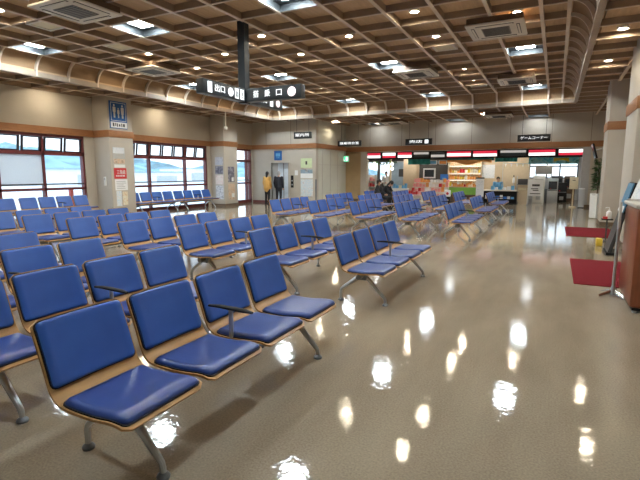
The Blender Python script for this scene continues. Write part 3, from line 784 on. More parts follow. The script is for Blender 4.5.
for (x0, x1, k), lb in zip(SG, SL):
    w = (x1-x0)/2-.02; t = empty('shop_sign', ((x0+x1)/2, YB+.10, 2.37), label=lb, cat='shop sign', group='shop signs over the shop fronts')
    B().box(-w, w, -.05, .04, 0, .30, bev=.006).build('sign_box', M['black'], t, True)
    up, lo = {'rw': ('fascia_red', 'fascia_white'), 'wr': ('fascia_white', 'fascia_red'), 'gk': ('fascia_grey', 'sign_black'), 'kp': ('sign_black', 'fascia_grey'), 'pw': ('fascia_red', 'fascia_white')}[k]
    cut = {'rw': .15, 'wr': .13, 'gk': .17, 'kp': .14, 'pw': .19}[k]
    B().box(-w+.02, w-.02, -.058, -.05, cut, .285).build('upper_strip', M[up], t)
    B().box(-w+.02, w-.02, -.058, -.05, .015 if k != 'pw' else .05, cut).build('lower_strip', M[lo], t)
    if k == 'pw': B().box(-w+.02, w-.02, -.058, -.05, .012, .05).build('lower_edge', M['fascia_red'], t)

# shell of the shop zone
wall('wall_shopback', [(-12.4, -11.25, 29.0, 29.2, 0, 2.9), (-11.25, -9.2, 29.0, 29.2, 0, 1.05), (-11.25, -9.2, 29.0, 29.2, 2.3, 2.9), (-9.2, -1.5, 29.0, 29.2, 0, 2.9)], M['shop_dark'])
wall('wall_gameback', [(-1.5, XR, 31.2, 31.4, 0, 1.25), (-1.5, XR, 31.2, 31.4, 2.62, 2.95), (1.15, XR, 31.2, 31.4, 1.25, 2.62), (-1.7, -1.5, 27.2, 31.4, 0, 2.95)], M['shop_grey'])
wall('wall_shopside', [(-12.5, -12.3, 24.7, 29.2, 0, 2.9)], M['shop_grey'])
tag(B().box(-12.5, XR, 24.75, 31.4, 2.88, 2.98).build('ceiling_shop', M['ivory']), kind='structure')
w = empty('window_4', (-.17, 31.3, 0), kind='structure')
b = B(); b.box(-1.33, 1.32, -.06, .06, 1.25, 1.31); b.box(-1.33, 1.32, -.06, .06, 2.56, 2.62); b.box(-1.33, 1.32, -.06, .06, 1.93, 2.0)
for x in (-1.30, -.35, .35, 1.29): b.box(x-.04, x+.04, -.06, .06, 1.25, 2.62)
b.build('window_frame', M['dark'], w)['kind'] = 'structure'
B().box(-1.3, 1.3, -.01, .01, 1.28, 2.6).build('pane', M['glass'], w)['kind'] = 'structure'
w = empty('window_5', (-10.22, 29.1, 0), kind='structure')
b = B(); b.box(-1.03, 1.03, -.06, .06, 1.05, 1.12); b.box(-1.03, 1.03, -.06, .06, 2.24, 2.3)
for x in (-1.0, -.1, 1.0): b.box(x-.04, x+.04, -.06, .06, 1.05, 2.3)
b.build('window_frame', M['steel'], w)['kind'] = 'structure'
B().box(-1.0, 1.0, -.01, .01, 1.08, 2.28).build('pane', M['glass'], w)['kind'] = 'structure'
for i, (x, y) in enumerate(((-10, 26.2), (-7.4, 26.0), (-4.6, 25.8), (-2.4, 25.9), (-7.4, 27.9), (-4.2, 26.6), (-.1, 26.2), (-.1, 29.2))):
    t = empty('ceiling_tube_light', (x, y, 2.88), label=['tube light inside the souvenir shop by its bright window', 'tube light over the pink souvenir pile', 'tube light over the food counter front', 'tube light over the clerk counter', 'tube light deep in the souvenir shop', 'tube light inside the food display', 'tube light inside the game corner entrance', 'tube light deep in the game corner'][i], cat='ceiling light', group='tube lights inside the shops')
    B().box(-.6, .6, -.08, .08, -.04, 0).build('housing', M['white'], t); B().box(-.58, .58, -.05, .05, -.065, -.04).build('tube', M['shop_glow'], t)

# shop columns and boards
boxo('shop_column', (-7.94, -7.15, 26.4, 27.0, 0, 2.88), M['tan_wall'], bev=.02, label='plain beige column inside the souvenir shop', cat='column')
t = empty('shop_door', (-8.28, 27.0, 0), label='blue-grey service door at the back of the souvenir shop', cat='door')
B().box(-.52, .52, -.04, .04, 0, 2.2).build('door_leaf', M['shop_blue'], t); B().box(-.10, .22, -.05, -.04, 1.35, 1.80).build('window_pane', M['dark'], t)
b = B(); b.box(-.58, -.52, -.06, .06, 0, 2.26); b.box(.52, .58, -.06, .06, 0, 2.26); b.box(-.52, .52, -.06, .06, 2.2, 2.26); b.build('door_frame', M['shop_grey'], t)
boxo('support_post', (-9.17, -9.05, 25.4, 25.5, 0, 2.88), M['dark'], label='slim dark post inside the souvenir shop entrance', cat='post')
boxo('support_post', (-8.46, -8.36, 25.4, 25.5, 0, 2.88), M['tan_wall'], label='slim beige post beside the shop worker in white', cat='post')
# gift rack
def rack(name, x0, x1, y0, y1, h, n, label, m, cat='display rack'):
    t = empty(name, ((x0+x1)/2, (y0+y1)/2, 0), label=label, cat=cat); w, d = (x1-x0)/2, (y1-y0)/2
    B().box(-w, w, d-.03, d, 0, h).build('back_panel', m, t)
    for s in (-1, 1): B().box(s*w-.02, s*w+.02, -d, d, 0, h).build('side_panel', m, t)
    for k in range(n):
        B().box(-w, w, -d, d, .08+k*(h-.1)/n, .11+k*(h-.1)/n).build('shelf', m, t)
    return t, [.11+k*(h-.1)/n for k in range(n)]
def goods(x0, x1, y, zs, n, hs, mats, group, nouns):
    """small packages standing on given levels: nouns maps a material to its label"""
    for z in zs:
        st = (x1-x0)/n
        for k in range(n):
            mm = random.choice(mats); h = random.uniform(*hs); w = st*random.uniform(.62, .85)
            x = x0+st*(k+.5)
            o = boxo('gift_box', (x-w/2, x+w/2, y, y+.16, z+.001, z+h), M[mm], label=nouns % {'pink': 'pink', 'red': 'red', 'white': 'white', 'cream': 'cream', 'yellow': 'yellow', 'blue': 'blue', 'green': 'green', 'orange': 'orange', 'ivory': 'beige', 'paper': 'white', 'sky_blue': 'light blue'}[mm], cat='box')
            o['group'] = (group + ', ' + mm)
t, zs = rack('gift_rack', -10.15, -9.25, 25.3, 25.75, 1.45, 4, 'white gift rack at the tan wall end of the souvenir shop', M['white'])
goods(-10.1, -9.3, 25.36, zs[1:], 5, (.12, .26), ['pink', 'paper', 'red', 'cream'], 'boxes on the gift rack', '%s gift box on the white gift rack')
# pile of souvenir boxes on stepped stand
t = empty('display_stand', (-6.20, 25.75, 0), label='stepped white display stand under the pink souvenir boxes', cat='display stand')
steps = [(.30, 25.30, 25.52), (.55, 25.52, 25.76), (.80, 25.76, 26.0), (1.05, 26.0, 26.2)]
for k, (z, y0, y1) in enumerate(steps): B().box(-1.08+.04*k, 1.08-.04*k, y0-25.75, y1-25.75, 0, z).build('step', M['ivory'], t)
for (z, y0, y1) in steps: goods(-7.20, -5.20, y0+.03, [z], 11, (.13, .25), ['pink', 'paper', 'pink', 'red', 'paper', 'cream', 'orange'], 'souvenir boxes on the stepped stand', '%s souvenir box piled on the stepped display stand')
t = empty('sale_table', (-7.74, 25.25, 0), label='white sale table with a red printed front, beside the pink boxes', cat='table')
B().box(-.44, .44, -.22, .22, .66, .72).build('table_top', M['white'], t); B().box(-.42, .42, -.21, -.19, .05, .66).build('front_panel', M['paper'], t)
B().box(-.22, .26, -.215, -.209, .25, .48).build('red_print', M['red'], t)
for sx in (-1, 1):
    for sy in (-1, 1): B().box(sx*.40-.02, sx*.40+.02, sy*.18-.02, sy*.18+.02, 0, .66).build('leg', M['white'], t)
goods(-8.14, -7.34, 25.15, [.72], 5, (.08, .28), ['paper', 'cream', 'sky_blue'], 'packs on the sale table', '%s pack on top of the sale table')
t = empty('low_table', (-6.78, 24.95, 0), label='low table of red packs before the pink souvenir boxes', cat='table')
B().box(-.40, .40, -.15, .15, .36, .40).build('table_top', M['white'], t)
for sx in (-1, 1):
    for sy in (-1, 1): B().box(sx*.36-.02, sx*.36+.02, sy*.12-.02, sy*.12+.02, 0, .36).build('leg', M['white'], t)
goods(-7.16, -6.40, 24.86, [.401], 6, (.14, .24), ['red', 'red', 'pink'], 'packs on the low table', '%s pack lined up on the low table')
# framed screen, blue box, banners, cards
t = empty('framed_screen', (-6.66, 27.4, 0), label='grey screen in a thick white frame behind the pink boxes', cat='screen')
B().box(-.36, .36, -.04, .04, 1.26, 1.84, bev=.01).build('frame', M['paper'], t, True); B().box(-.28, .28, -.048, -.038, 1.34, 1.76).build('screen', M['screen'], t)
B().box(-.04, .04, -.03, .03, 0, 1.27).build('stand', M['dark'], t); B().box(-.25, .25, -.2, .2, 0, .03).build('foot', M['dark'], t)
t = empty('promo_panel', (-5.58, 26.4, 0), label='bright blue promotion panel on a stick at the pile end', cat='panel')
B().box(-.21, .21, -.02, .02, 1.02, 1.50).build('board', M['blue'], t); B().box(-.12, .12, -.026, -.02, 1.12, 1.30).build('white_print', M['sky_blue'], t)
B().tube([(0, 0, .0), (0, 0, 1.03)], .012, 6).build('stick', M['steel'], t); B().box(-.12, .12, -.1, .1, 0, .02).build('foot', M['steel'], t)
def banner(name, x0, x1, z0, z1, y, m, label, wave=0, parts=10, cat='banner'):
    b = B(); n = parts*3; vs = []; fs = []
    for i in range(n+1):
        x = x0+(x1-x0)*i/n; s = math.sin(i/n*PI*wave) if wave else 0
        for z in (z0 + (z1-z0)*(.30*(1+s) if wave else 0), z1):
            for d in (0, .02): vs.append((x-(x0+x1)/2, .02*math.sin(i*.9)+d, z-z0))
    for i in range(n):
        o = i*4; p = o+4
        fs += [(o, p, p+2, o+2), (o+1, o+3, p+3, p+1), (o, o+1, p+1, p), (o+2, p+2, p+3, o+3)]
    fs += [(0, 2, 3, 1), (n*4, n*4+1, n*4+3, n*4+2)]
    o = b.add(vs, fs).build(name, m, None, True, ((x0+x1)/2, y, z0)); return tag(o, label, cat)
banner('hanging_banner', -7.25, -6.05, 2.02, 2.32, 24.95, M['teal'], 'dark teal cloth banner above the framed screen')
banner('hanging_banner', -5.2, -2.85, 2.20, 2.34, 25.10, M['teal'], 'long teal cloth banner along the top of the food counter')
banner('hanging_banner', -5.25, -2.95, 1.98, 2.24, 25.05, M['orange'], 'wavy peach banner hanging over the food counter', 3)
banner('hanging_banner', -2.80, -1.75, 2.12, 2.32, 25.0, M['teal'], 'short teal cloth banner above the string of pennants')
banner('hanging_banner', -1.25, .92, 2.00, 2.33, 25.3, PM['aqua'], 'aqua printed banner across the game corner entrance')
banner('hanging_banner', -.15, .50, 2.02, 2.28, 25.2, M['yellow'], 'short yellow banner in the middle of the game corner entrance', 1)
for x, mm, lb in ((-5.9, M['sky_blue'], 'pale blue hanging card'), (-5.38, M['orange'], 'peach hanging card')):
    t = empty('hanging_card', (x, 25.0, 2.0), label=lb + ' under the shop signs', cat='card')
    B().box(-.21, .21, -.01, .01, 0, .24).build('card', M['paper'], t); B().box(-.17, .17, -.014, -.009, .04, .20).build('print', mm, t)
    B().tube([(0, 0, .24), (0, 0, .88)], .006, 5).build('string', M['dark'], t)
# green hanging garland + bulbs at the first shop
t = empty('leaf_garland', (-8.75, 25.3, 2.12), label='green leaf garland with round white lamps inside the souvenir shop', cat='garland')
b = B()
for k in range(60): b.ball((random.uniform(-.75, .75), random.uniform(-.05, .05), random.uniform(-.08, .10)), .045, sub=1, sc=(1, .5, .6))
b.build('leaves', M['leafy'], t)
for x, z in ((-.55, -.02), (.5, -.05), (.52, -.32), (-.5, -.3)): B().ball((x, -.06, z), .075, sub=2).build('lamp', M['bulb'], t, True)
B().tube([(-.78, 0, .05), (.78, 0, .05)], .012, 6).build('cord', M['dark'], t)
b = B(); b.tube([(-.70, 0, .05), (-.70, 0, .78)], .006, 5); b.tube([(.70, 0, .05), (.70, 0, .78)], .006, 5); b.build('string', M['dark'], t)

# food counter with lit display
t = empty('food_display', (-4.6, 27.2, 0), label='brightly lit food display shelves above a green counter front', cat='display case')
B().box(-.9, .9, .25, .30, .3, 2.3).build('back_panel', PM['food'], t)
for z in (.80, 1.18, 1.55, 1.95): B().box(-.9, .9, -.15, .25, z, z+.03).build('shelf', M['ivory'], t)
for s in (-1, 1): B().box(s*.9-.02, s*.9+.02, -.2, .3, 0, 2.3).build('side_panel', M['tan_wall'], t)
for z in (1.16, 1.53, 1.93): B().box(-.85, .85, -.13, -.11, z-.02, z).build('tube', M['case_glow'], t)
for z in (.83, 1.21, 1.58): goods(-5.45, -3.75, 27.1, [z], 12, (.10, .26), ['orange', 'cream', 'yellow', 'red', 'paper', 'ivory', 'orange'], 'packs in the food display', '%s pack on the lit food display shelves')
t = empty('food_counter', (-4.2, 25.9, 0), label='counter with a leaf green front and brown base before the food display', cat='counter')
B().box(-.95, .75, -.25, .25, 0, .42).build('base', M['brown_box'], t); B().box(-.93, .73, -.26, .25, .42, .80).build('green_front', M['green'], t)
B().box(-.97, .77, -.28, .27, .80, .84).build('counter_top', M['tan_wall'], t)
goods(-5.0, -3.6, 25.8, [.841], 12, (.08, .20), ['red', 'orange', 'cream', 'orange'], 'packs on the green counter', '%s pack on top of the green counter')
boxo('shop_wall_board', (-3.78, -2.72, 27.2, 27.3, 0, 2.88), M['tan_wall'], label='cream wall panel behind the clerk with the white poster', cat='wall panel')
poster('y', -3.70, -3.02, 1.28, 2.02, 27.19, PM['pale'], 'pale blue poster on the cream panel behind the clerk')
t = empty('notice_board_stand', (-3.42, 24.75, 0), label='white standing notice board beside the dark clerk counter', cat='notice board')
B().box(-.19, .19, -.02, .02, .38, 1.30).build('board', PM['pale'], t); B().box(-.20, .20, -.03, .03, 1.28, 1.34).build('top_clip', M['dark'], t)
for s in (-1, 1): B().tube([(s*.16, -.1, 0), (s*.12, 0, .5)], .012, 6).build('leg', M['steel'], t)
B().tube([(0, .25, 0), (0, .02, 1.1)], .012, 6).build('rear_leg', M['steel'], t)
t = empty('mascot_bin', (-5.02, 24.75, 0), label='small white and black stand with a red emblem before the shops', cat='stand')
B().box(-.14, .14, -.12, .12, 0, .34, bev=.03).build('base', M['black'], t, True); B().box(-.15, .15, -.06, .06, .34, .68, bev=.03).build('board', M['paper'], t, True)
disc('emblem', 0, .50, .07, lambda u, v, d: Vector((u, -.061-d, v)), M['red'], t)
t = empty('clerk_counter', (-2.50, 25.15, 0), label='dark clerk counter with small goods on its front shelf', cat='counter')
B().box(-.82, .82, -.22, .22, .66, .72, bev=.008).build('counter_top', M['ivory'], t, True); B().box(-.80, .80, .10, .20, 0, .66).build('back_panel', M['black'], t)
for s in (-1, 1): B().box(s*.79-.02, s*.79+.02, -.2, .2, 0, .66).build('side_panel', M['black'], t)
B().box(-.78, .78, -.18, .1, .24, .27).build('shelf', M['black'], t); B().box(-.78, .78, -.18, .1, 0, .04).build('plinth', M['black'], t)
goods(-3.2, -1.8, 25.0, [.27], 8, (.10, .22), ['sky_blue', 'blue', 'paper', 'blue'], 'packs in the clerk counter', '%s pack on the shelf of the dark clerk counter')
goods(-2.95, -1.8, 25.05, [.721], 6, (.08, .24), ['paper', 'sky_blue', 'paper'], 'packs on the clerk counter', '%s pack on top of the dark clerk counter')
boxo('shop_partition', (-2.70, -1.26, 26.9, 27.05, 0, 2.88), M['tan_wall'], label='plain beige partition between clerk counter and game corner', cat='partition')
boxo('low_partition', (-1.62, -1.20, 25.2, 25.35, 0, .72), M['pink'], label='low beige pink panel beside the poster stand', cat='partition')
bpy.data.objects['low_partition'].data.materials[0] = M['tan_wall']; bpy.data.objects['low_partition']['label'] = 'low beige panel between clerk counter and poster stand'
t = empty('pennant_string', (-1.72, 25.45, 2.02), label='string of small pale pennants across the beige partition', cat='bunting')
B().tube([(-.72, 0, .06), (-.3, 0, .02), (.2, 0, .0), (.72, 0, .03)], .014, 6).build('cord', M['shop_blue'], t)
for k in range(5): B().add([(-.6+k*.27-.05, 0, .01), (-.6+k*.27+.05, 0, .01), (-.6+k*.27, 0, -.17), (-.6+k*.27-.05, .008, .01), (-.6+k*.27+.05, .008, .01), (-.6+k*.27, .008, -.17)], [(0, 1, 2), (3, 5, 4), (0, 3, 4, 1), (1, 4, 5, 2), (2, 5, 3, 0)]).build('pennant', M['paper'], t)
for s in (-1, 1): B().tube([(s*.72, 0, .045), (s*.72, 0, -2.02)], .014, 6).build('support_pole', M['steel'], t)
t = empty('vending_shelf', (-1.52, 26.55, 0), label='metal shelf with an oven-like box before the beige partition', cat='shelf')
for z in (.0, .52, .92): B().box(-.30, .30, -.2, .2, z+.03, z+.06).build('shelf', M['steel_dark'], t)
for sx in (-1, 1):
    for sy in (-1, 1): B().box(sx*.29-.012, sx*.29+.012, sy*.19-.012, sy*.19+.012, 0, 1.4).build('leg', M['steel'], t)
boxo('oven', (-1.76, -1.30, 26.40, 26.70, .981, 1.26), M['dark'], bev=.01, label='dark countertop oven on the metal shelf', cat='oven')
boxo('storage_tin', (-1.72, -1.36, 26.40, 26.70, .581, .80), M['cream'], label='cream storage tin under the oven on the metal shelf', cat='tin')
t = empty('spray_bottle', (-1.98, 26.5, 0), label='tall white bottle with a dark cap on a slim stand', cat='bottle')
B().lathe([(.05, 1.05), (.055, 1.1), (.055, 1.28), (.02, 1.33), (.02, 1.36)], n=12).build('body', M['paper'], t, True); B().lathe([(.03, 1.36), (.03, 1.44)], n=12).build('cap', M['black'], t)
B().tube([(0, 0, 0), (0, 0, 1.06)], .02, 8).build('stand', M['steel'], t); B().lathe([(.12, 0), (.12, .02), (.02, .03)], n=14).build('foot', M['steel'], t)
# poster stand
t = empty('poster_stand', (-.86, 25.1, 0), label='white framed poster on a tall stand at the game corner entrance', cat='poster stand')
B().box(-.33, .33, -.025, .0, .45, 1.24).build('sheet', M['paper'], t)
b = B(); b.box(-.36, -.33, -.03, .01, .05, 1.28); b.box(.33, .36, -.03, .01, .05, 1.28); b.box(-.33, .33, -.03, .01, 1.25, 1.28); b.build('frame', M['white'], t)
glyph_boxes('print_mark', [(-.16, .18, .92, 1.02), (-.20, .12, .78, .82), (-.12, .14, .70, .74), (-.24, .22, .54, .58)], lambda u, v, d: Vector((u, -.026-d, v)), M['dark'], t)
for s in (-1, 1): B().box(s*.345-.02, s*.345+.02, -.2, .2, 0, .05).build('foot', M['steel'], t)
# game machines
def machine(x, y, w, h, body, label, scr=True):
    t = empty('game_machine', (x, y, 0), label=label, cat='game machine')
    B().box(-w/2, w/2, -.25, .30, 0, h*.50, bev=.015).build('cabinet', body, t, True)
    B().box(-w/2, w/2, .0, .30, h*.50, h, bev=.015).build('hood', body, t, True)
    if scr: B().box(-w/2+.05, w/2-.05, -.008, .0, h*.56, h*.88).build('screen', M['screen'], t)
    B().box(-w/2+.04, w/2-.04, -.30, -.02, h*.50, h*.53).build('control_panel', M['steel_dark'], t)
    B().ball((-w*.2, -.18, h*.53+.06), .03).build('joystick', M['red'], t, True)
    B().box(-w*.2, w*.2, -.26, -.25, h*.12, h*.30).build('coin_door', M['steel'], t)
machine(-.78, 27.3, .55, 1.42, M['white'], 'white game machine directly behind the poster stand')
machine(-.12, 27.5, .50, 1.28, M['steel'], 'grey game machine beside the poster stand, under the window')
machine(.05, 29.6, .60, 1.40, M['dark'], 'dark game machine deep in the game corner, first under the window')
machine(.70, 29.6, .55, 1.40, M['brown_box'], 'brown game machine deep in the game corner, by the pier')
machine(.32, 28.3, .50, 1.05, M['black'], 'low black game machine in mid game corner')
t = empty('grey_canopy', (-.62, 28.6, 0), label='grey hood-topped game booth under the window', cat='game booth')
B().box(-.42, .42, -.3, .3, 1.50, 1.98, bev=.06).build('hood', M['stone'], t, True)
for sx in (-1, 1): B().box(sx*.38-.03, sx*.38+.03, -.05, .05, 0, 1.52).build('post', M['steel'], t)
B().box(-.40, .40, -.28, .28, 0, .7).build('cabinet', M['steel_dark'], t)
t = empty('donation_box', (.74, 24.1, 0), label='cream box on a slim wooden leg before the game corner', cat='box stand')
B().box(-.17, .17, -.13, .13, .84, 1.38, bev=.01).build('box', M['cream'], t, True); B().box(-.03, .03, -.03, .03, .05, .84).build('leg', M['tan_wall'], t); B().box(-.14, .14, -.12, .12, 0, .05, bev=.01).build('foot', M['tan_wall'], t, True)
B().box(-.06, .06, -.135, -.129, 1.22, 1.25).build('coin_slot', M['dark'], t)
t = empty('waste_bin', (1.08, 24.1, 0), label='grey slim bin beside the cream box on its leg', cat='bin')
B().box(-.12, .12, -.12, .12, .03, .84, bev=.01).build('body', M['shop_grey'], t, True); B().box(-.11, .11, -.11, .11, 0, .03).build('plinth', M['black'], t); B().box(-.125, .125, -.125, .125, .84, .87, bev=.008).build('lid', M['paper'], t, True)

# ================================================================== RIGHT SIDE
for y0, y1, x1, lb in ((7.32, 9.5, 1.40, 'red carpet mat beside the wooden kiosk'), (13.0, 15.2, 1.42, 'red carpet mat farther off, before the banded column')):
    boxo('floor_mat', (.32, x1, y0, y1, .0005, .012), M['mat_red'], bev=.003, label=lb, cat='mat', group='red carpet mats')
t = empty('kiosk', (1.25, 6.5, 0), label='reddish brown wooden kiosk cabinet with a pale stone top', cat='kiosk')
B().box(-.44, .44, -.50, .46, .06, 1.17, bev=.05).build('cabinet', M['cherry'], t, True)
B().box(-.40, .40, -.46, .42, .03, .06).build('plinth', M['black'], t)
B().box(-.46, .46, -.53, .48, 1.17, 1.215, bev=.015).build('top', M['stone'], t, True)
for sx in (-1, 1):
    for sy in (-1, 1): B().lathe([(.03, 0), (.035, .02), (.02, .04)], (sx*.36, sy*.42, 0), 12).build('foot', M['steel'], t, True)
def leaflet(loc, lb, m, w, h, tilt, rz, m2=None):
    t = empty('leaflet_holder', loc, rz, label=lb, cat='leaflet holder')
    R = Matrix.Rotation(math.radians(tilt), 4, 'X')
    B().box(-w/2, w/2, 0, .012, 0, h, mx=R).build('back_plate', M['paper'], t); B().box(-w/2+.01, w/2-.01, -.012, 0, .02, h-.02, mx=R).build('leaflet', m, t)
    B().box(-w/2, w/2, -.05, .09, 0, .012).build('base', M['stone'], t)
leaflet((.91, 6.83, 1.226), 'white leaflets in a clear holder on the kiosk top', PM['pale'], .20, .30, -24, math.radians(-50))
# leaning blue board by the column
t = empty('sign_board', (.97, 10.55, 0), label='tall blue sign board leaning back on a black easel beside the column', cat='sign board')
R = Matrix.Rotation(math.radians(14), 4, 'Y')
B().box(-.03, -.012, -.34, .34, .84, 1.40, mx=R).build('blue_face', PM['blue'], t); B().box(-.036, -.03, -.34, .34, .84, .96, mx=R).build('white_print', M['paper'], t)
B().box(-.012, .02, -.36, .36, .82, 1.42, mx=R).build('backing', M['black'], t); B().box(-.02, .02, -.34, .34, .06, .82, mx=R).build('lower_panel', M['dark'], t)
for s in (-1, 1):
    B().tube([R @ Vector((.03, s*.30, 0.012)), R @ Vector((.03, s*.30, 1.30))], .02, 8).build('leg', M['dark'], t, True)
B().tube([Vector((.155, 0, .02)), R @ Vector((.03, 0, .95))], .016, 8).build('rear_leg', M['dark'], t, True)
B().box(-.03, .17, -.35, .35, .004, .05).build('base_bar', M['black'], t)
boxo('yellow_case', (.86, .98, 11.45, 11.65, 0, .16), M['yellow'], bev=.02, label='small yellow case on the floor behind the leaning board', cat='case')
t = empty('sanitizer_stand', (1.10, 12.3, 0), label='white pump bottle of hand sanitizer on a small dark stand', cat='sanitizer')
B().lathe([(.13, 0), (.13, .02), (.02, .035)], n=16).build('foot', M['dark'], t, True); B().tube([(0, 0, .03), (0, 0, .50)], .016, 8).build('pole', M['dark'], t)
B().box(-.11, .11, -.10, .10, .50, .525, bev=.006).build('tray', M['black'], t, True); B().box(-.09, .0, -.09, -.02, .525, .58).build('red_tin', M['red'], t)
bt = B().lathe([(.05, .526), (.055, .55), (.055, .68), (.02, .71), (.02, .74)], (.03, .02, 0), 14).build('bottle', M['paper'], t, True)
B().tube([(.03, .02, .73), (.03, .02, .78), (-.03, .02, .78), (-.05, .02, .765)], .010, 8).build('pump', M['paper'], bt, True)
t = empty('sign_stand', (.74, 6.80, 0), label='slim steel pole stand with fanned feet beside the wooden kiosk', cat='stand')
B().tube([(0, 0, .05), (0, 0, .95)], .019, 12).build('pole', M['steel'], t, True); B().tube([(0, 0, .02), (0, 0, .13)], [.045, .022], 12).build('collar', M['steel'], t, True)
for k in range(4):
    a = k*PI/2 + .6; c, s_ = math.cos(a), math.sin(a); L = .19 if c < .6 else .10
    B().tube([(.02*c, .02*s_, .06), (L*.6*c, L*.6*s_, .030), (L*c, L*s_, .010)], [.028, .026, .018], 8, flat=.35).build('foot', M['chrome'], t, True)
B().box(-.012, .012, -.06, .06, .88, 1.20, bev=.004).build('holder', M['stone'], t, True)
# television, plant
t = empty('television', (1.20, 18.7, 2.05), label='flat television on an arm high beside the tall plant', cat='television')
R = Matrix.Rotation(math.radians(-16), 4, 'Y')
B().box(-.035, .02, -.42, .42, 0, .52, bev=.01, mx=R).build('body', M['black'], t, True); B().box(-.038, -.034, -.39, .39, .03, .49, mx=R).build('screen', M['screen'], t)
B().tube([R @ Vector((.02, 0, .28)), (.35, 0, .40), (.98, 0, .40)], .025, 8).build('arm', M['steel'], t, True)
t = empty('potted_plant', (1.30, 18.6, 0), label='tall leafy plant in a white planter behind the banded column', cat='plant')
B().lathe([(.15, 0), (.19, .02), (.21, .86), (.19, .86), (.18, .80)], n=4).build('planter', M['white'], t); B().lathe([(.01, .80), (.17, .81), (.17, .82)], n=12).build('soil', M['bark'], t)
b = B(); b.tube([(0, 0, .8), (.02, .01, 1.4), (-.02, .0, 1.95)], [.02, .016, .008], 6); b.build('stem', M['bark'], t)
b = B()
for k in range(320):
    z = random.uniform(.98, 2.02); a = random.uniform(0, 2*PI); r0 = random.uniform(.02, .06); L = random.uniform(.13, .25)*(1 if z < 1.8 else .7)
    d = Vector((math.cos(a), math.sin(a), random.uniform(-.2, .5))).normalized(); p = Vector((d.x*r0, d.y*r0, z)); sd = d.cross(Vector((0, 0, 1))).normalized()*L*.30
    b.add([p, p+d*L*.5+sd+Vector((0, 0, .015)), p+d*L+Vector((0, 0, -.02)), p+d*L*.5-sd+Vector((0, 0, .015)), p+d*L*.5+Vector((0, 0, -.004))], [(0, 1, 4), (1, 2, 4), (2, 3, 4), (3, 0, 4)])
b.build('foliage', M['leafy'], t)

